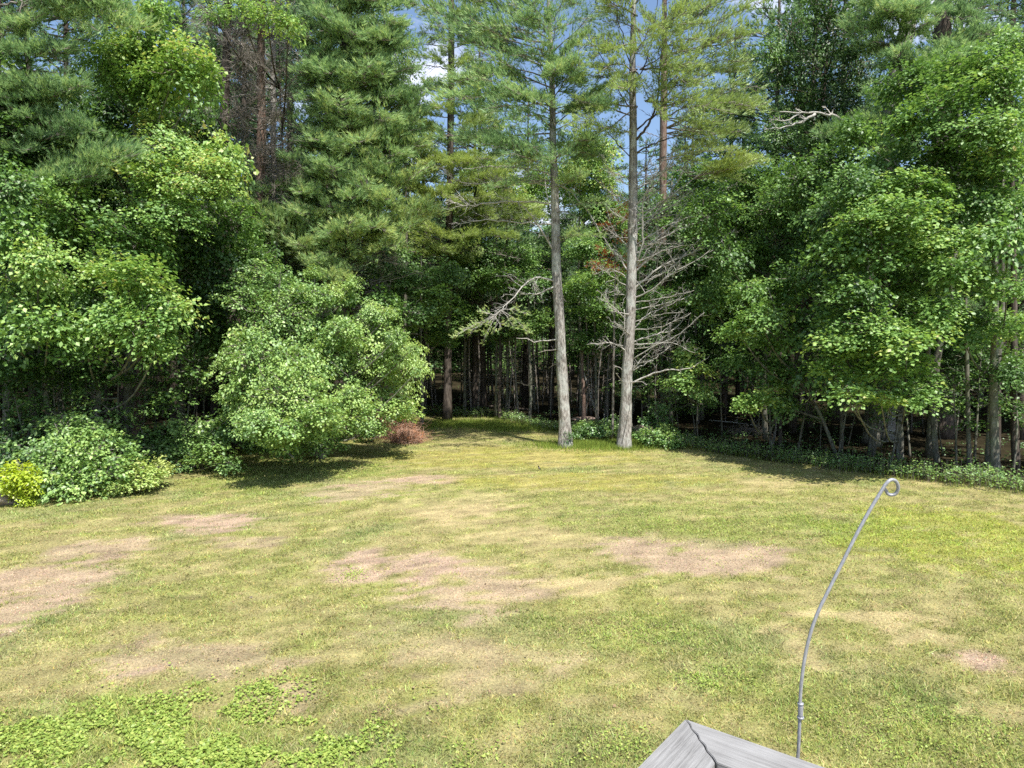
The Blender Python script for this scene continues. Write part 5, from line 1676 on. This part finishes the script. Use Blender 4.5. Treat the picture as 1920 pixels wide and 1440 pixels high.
def rail():
    WM = wood_mat()
    c = RP(1285, 1348)
    eR = RP(1550, 1440) - c
    eR = eR[:2] / np.linalg.norm(eR[:2])
    eL = RP(1195, 1440) - c
    eL = eL[:2] / np.linalg.norm(eL[:2])
    wdt = .100
    c2 = c[:2]
    inn = c2 + (eR + eL) * wdt
    t = thing("deck_railing", "weathered grey wooden deck rail corner with a cracked open mitre joint", "deck railing", (c[0], c[1], 0))
    mit = (inn - c2)
    # mitre edge with a wavering split
    us = np.linspace(0, 1, 9)
    off = np.array([.0006, .0022, .0012, .003, .0018, .0034, .0022, .0030, .0034])
    nrm = np.array([-mit[1], mit[0]]) / np.linalg.norm(mit)
    if nrm @ eR < 0:
        nrm = -nrm
    wig = np.array([0, .001, -.001, .0012, -.0006, .001, -.0012, .0006, 0]) * 1.5
    edgeR = [c2 + mit * u + nrm * (o / 2 + w) for u, o, w in zip(us, off, wig)]
    edgeL = [c2 + mit * u + nrm * (-o / 2 + w) for u, o, w in zip(us, off, wig)]
    LR = 2.4
    pr = [*edgeR, inn + eR * LR, c2 + eR * LR]
    plx = [*edgeL, inn + eL * LR, c2 + eL * LR]
    prism_obj("cap_board", pr, ZR - .038, ZR, WM, t, eR, .0012)
    prism_obj("cap_board", plx, ZR - .038, ZR, WM, t, eL, .0012)
    # post, rails and balusters under the cap
    pc = c2 + (eR + eL) * .055
    h = .045
    prism_obj("post", [pc + eR * h + eL * h, pc - eR * h + eL * h, pc - eR * h - eL * h, pc + eR * h - eL * h], 0.0, ZR - .040, WM, t, eR)
    for e, f in ((eR, eL), (eL, eR)):
        q0 = pc + e * (h + .004)
        for z0, z1 in ((ZR - .13, ZR - .042), (ZR - .90, ZR - .81)):
            prism_obj("rail", [q0 + f * .02, q0 - f * .018, q0 - f * .018 + e * 2.2, q0 + f * .02 + e * 2.2], z0, z1, WM, t, e)
        for k in range(15):
            b0 = q0 + e * (.10 + .14 * k) + f * .040
            s = .017
            prism_obj("baluster", [b0 - e * s - f * s, b0 + e * s - f * s, b0 + e * s + f * s, b0 - e * s + f * s], ZR - .93, ZR - .05, WM, t, e)
    return c, eR, eL


rc, reR, reL = rail()


def deck():
    WM = bpy.data.materials["weathered_board"]
    c2 = rc[:2]
    t = thing("deck_floor", "weathered grey deck floor boards behind the rail", "deck", (c2[0], c2[1], ZR - 1.0))
    for k in range(14):
        a = c2 + reL * (.02 + .145 * k) + reR * .02
        prism_obj("plank", [a, a + reL * .14, a + reL * .14 + reR * 3.0, a + reR * 3.0], ZR - 1.0, ZR - .965, WM, t, reR)


deck()


def hook():
    m, N, L = nodemat("galvanised_steel")
    out = N.new("ShaderNodeOutputMaterial")
    b = N.new("ShaderNodeBsdfPrincipled")
    nz = N.new("ShaderNodeTexNoise")
    nz.inputs['Scale'].default_value = 60
    r = ramp(N, [(.35, (.26, .26, .28)), (.65, (.42, .42, .45))])
    L.new(nz.outputs['Fac'], r.inputs['Fac'])
    L.new(r.outputs['Color'], b.inputs['Base Color'])
    b.inputs['Metallic'].default_value = .25
    b.inputs['Roughness'].default_value = .42
    L.new(b.outputs[0], out.inputs['Surface'])
    D = 1.27
    foot = W(1495, 1440, D)
    t = thing("plant_hook", "thin grey metal plant hook curving up to a small loop, clamped outside the deck rail", "plant hook", foot)
    P = [(1491, 1475), (1494, 1440), (1497, 1405), (1499, 1360), (1500, 1320), (1503, 1276), (1510, 1228), (1521, 1183), (1535, 1145), (1552, 1110), (1578, 1058), (1604, 1006), (1630, 958), (1652, 922), (1660, 909)]
    loop = [(1668, 901), (1676, 900), (1682, 906), (1684, 916), (1680, 925), (1672, 928), (1665, 926), (1661, 920), (1657, 915)]
    z = [D] * len(P) + [D, D + .002, D + .004, D + .007, D + .010, D + .012, D + .013, D + .013, D + .012]
    pts = [W(x, y, d) for (x, y), d in zip(P + loop, z)]
    w = Acc()
    tube(w, pts, .0031, 14, 260)
    part("rod", w, m, t, True)
    w = Acc()
    tube(w, [W(1501, 1345, D), W(1501, 1320, D)], .0048, 16, 6)
    tube(w, [W(1501, 1347, D), W(1501, 1343.5, D)], .0062, 16, 4)
    tube(w, [W(1501, 1321, D), W(1501, 1318, D)], .0056, 16, 4)
    part("sleeve", w, m, t, True)
    # clamp on the outer face of the rail
    w = Acc()
    a = W(1494, 1440, D)
    q = rc[:2] + reR * ((a[:2] - rc[:2]) @ reR) - reL * .003
    cz = ZR - .16
    tube(w, [np.array([a[0], a[1], cz + .03]), np.array([a[0], a[1], cz - .05])], .008, 10, 4)
    tube(w, [np.array([a[0], a[1], cz]), np.array([q[0], q[1], cz]) + np.array([*(reL * .05), 0])], .006, 8, 4)
    part("clamp", w, m, t, True)


hook()
for o in bpy.data.objects:
    if '_o' in o:
        del o['_o']
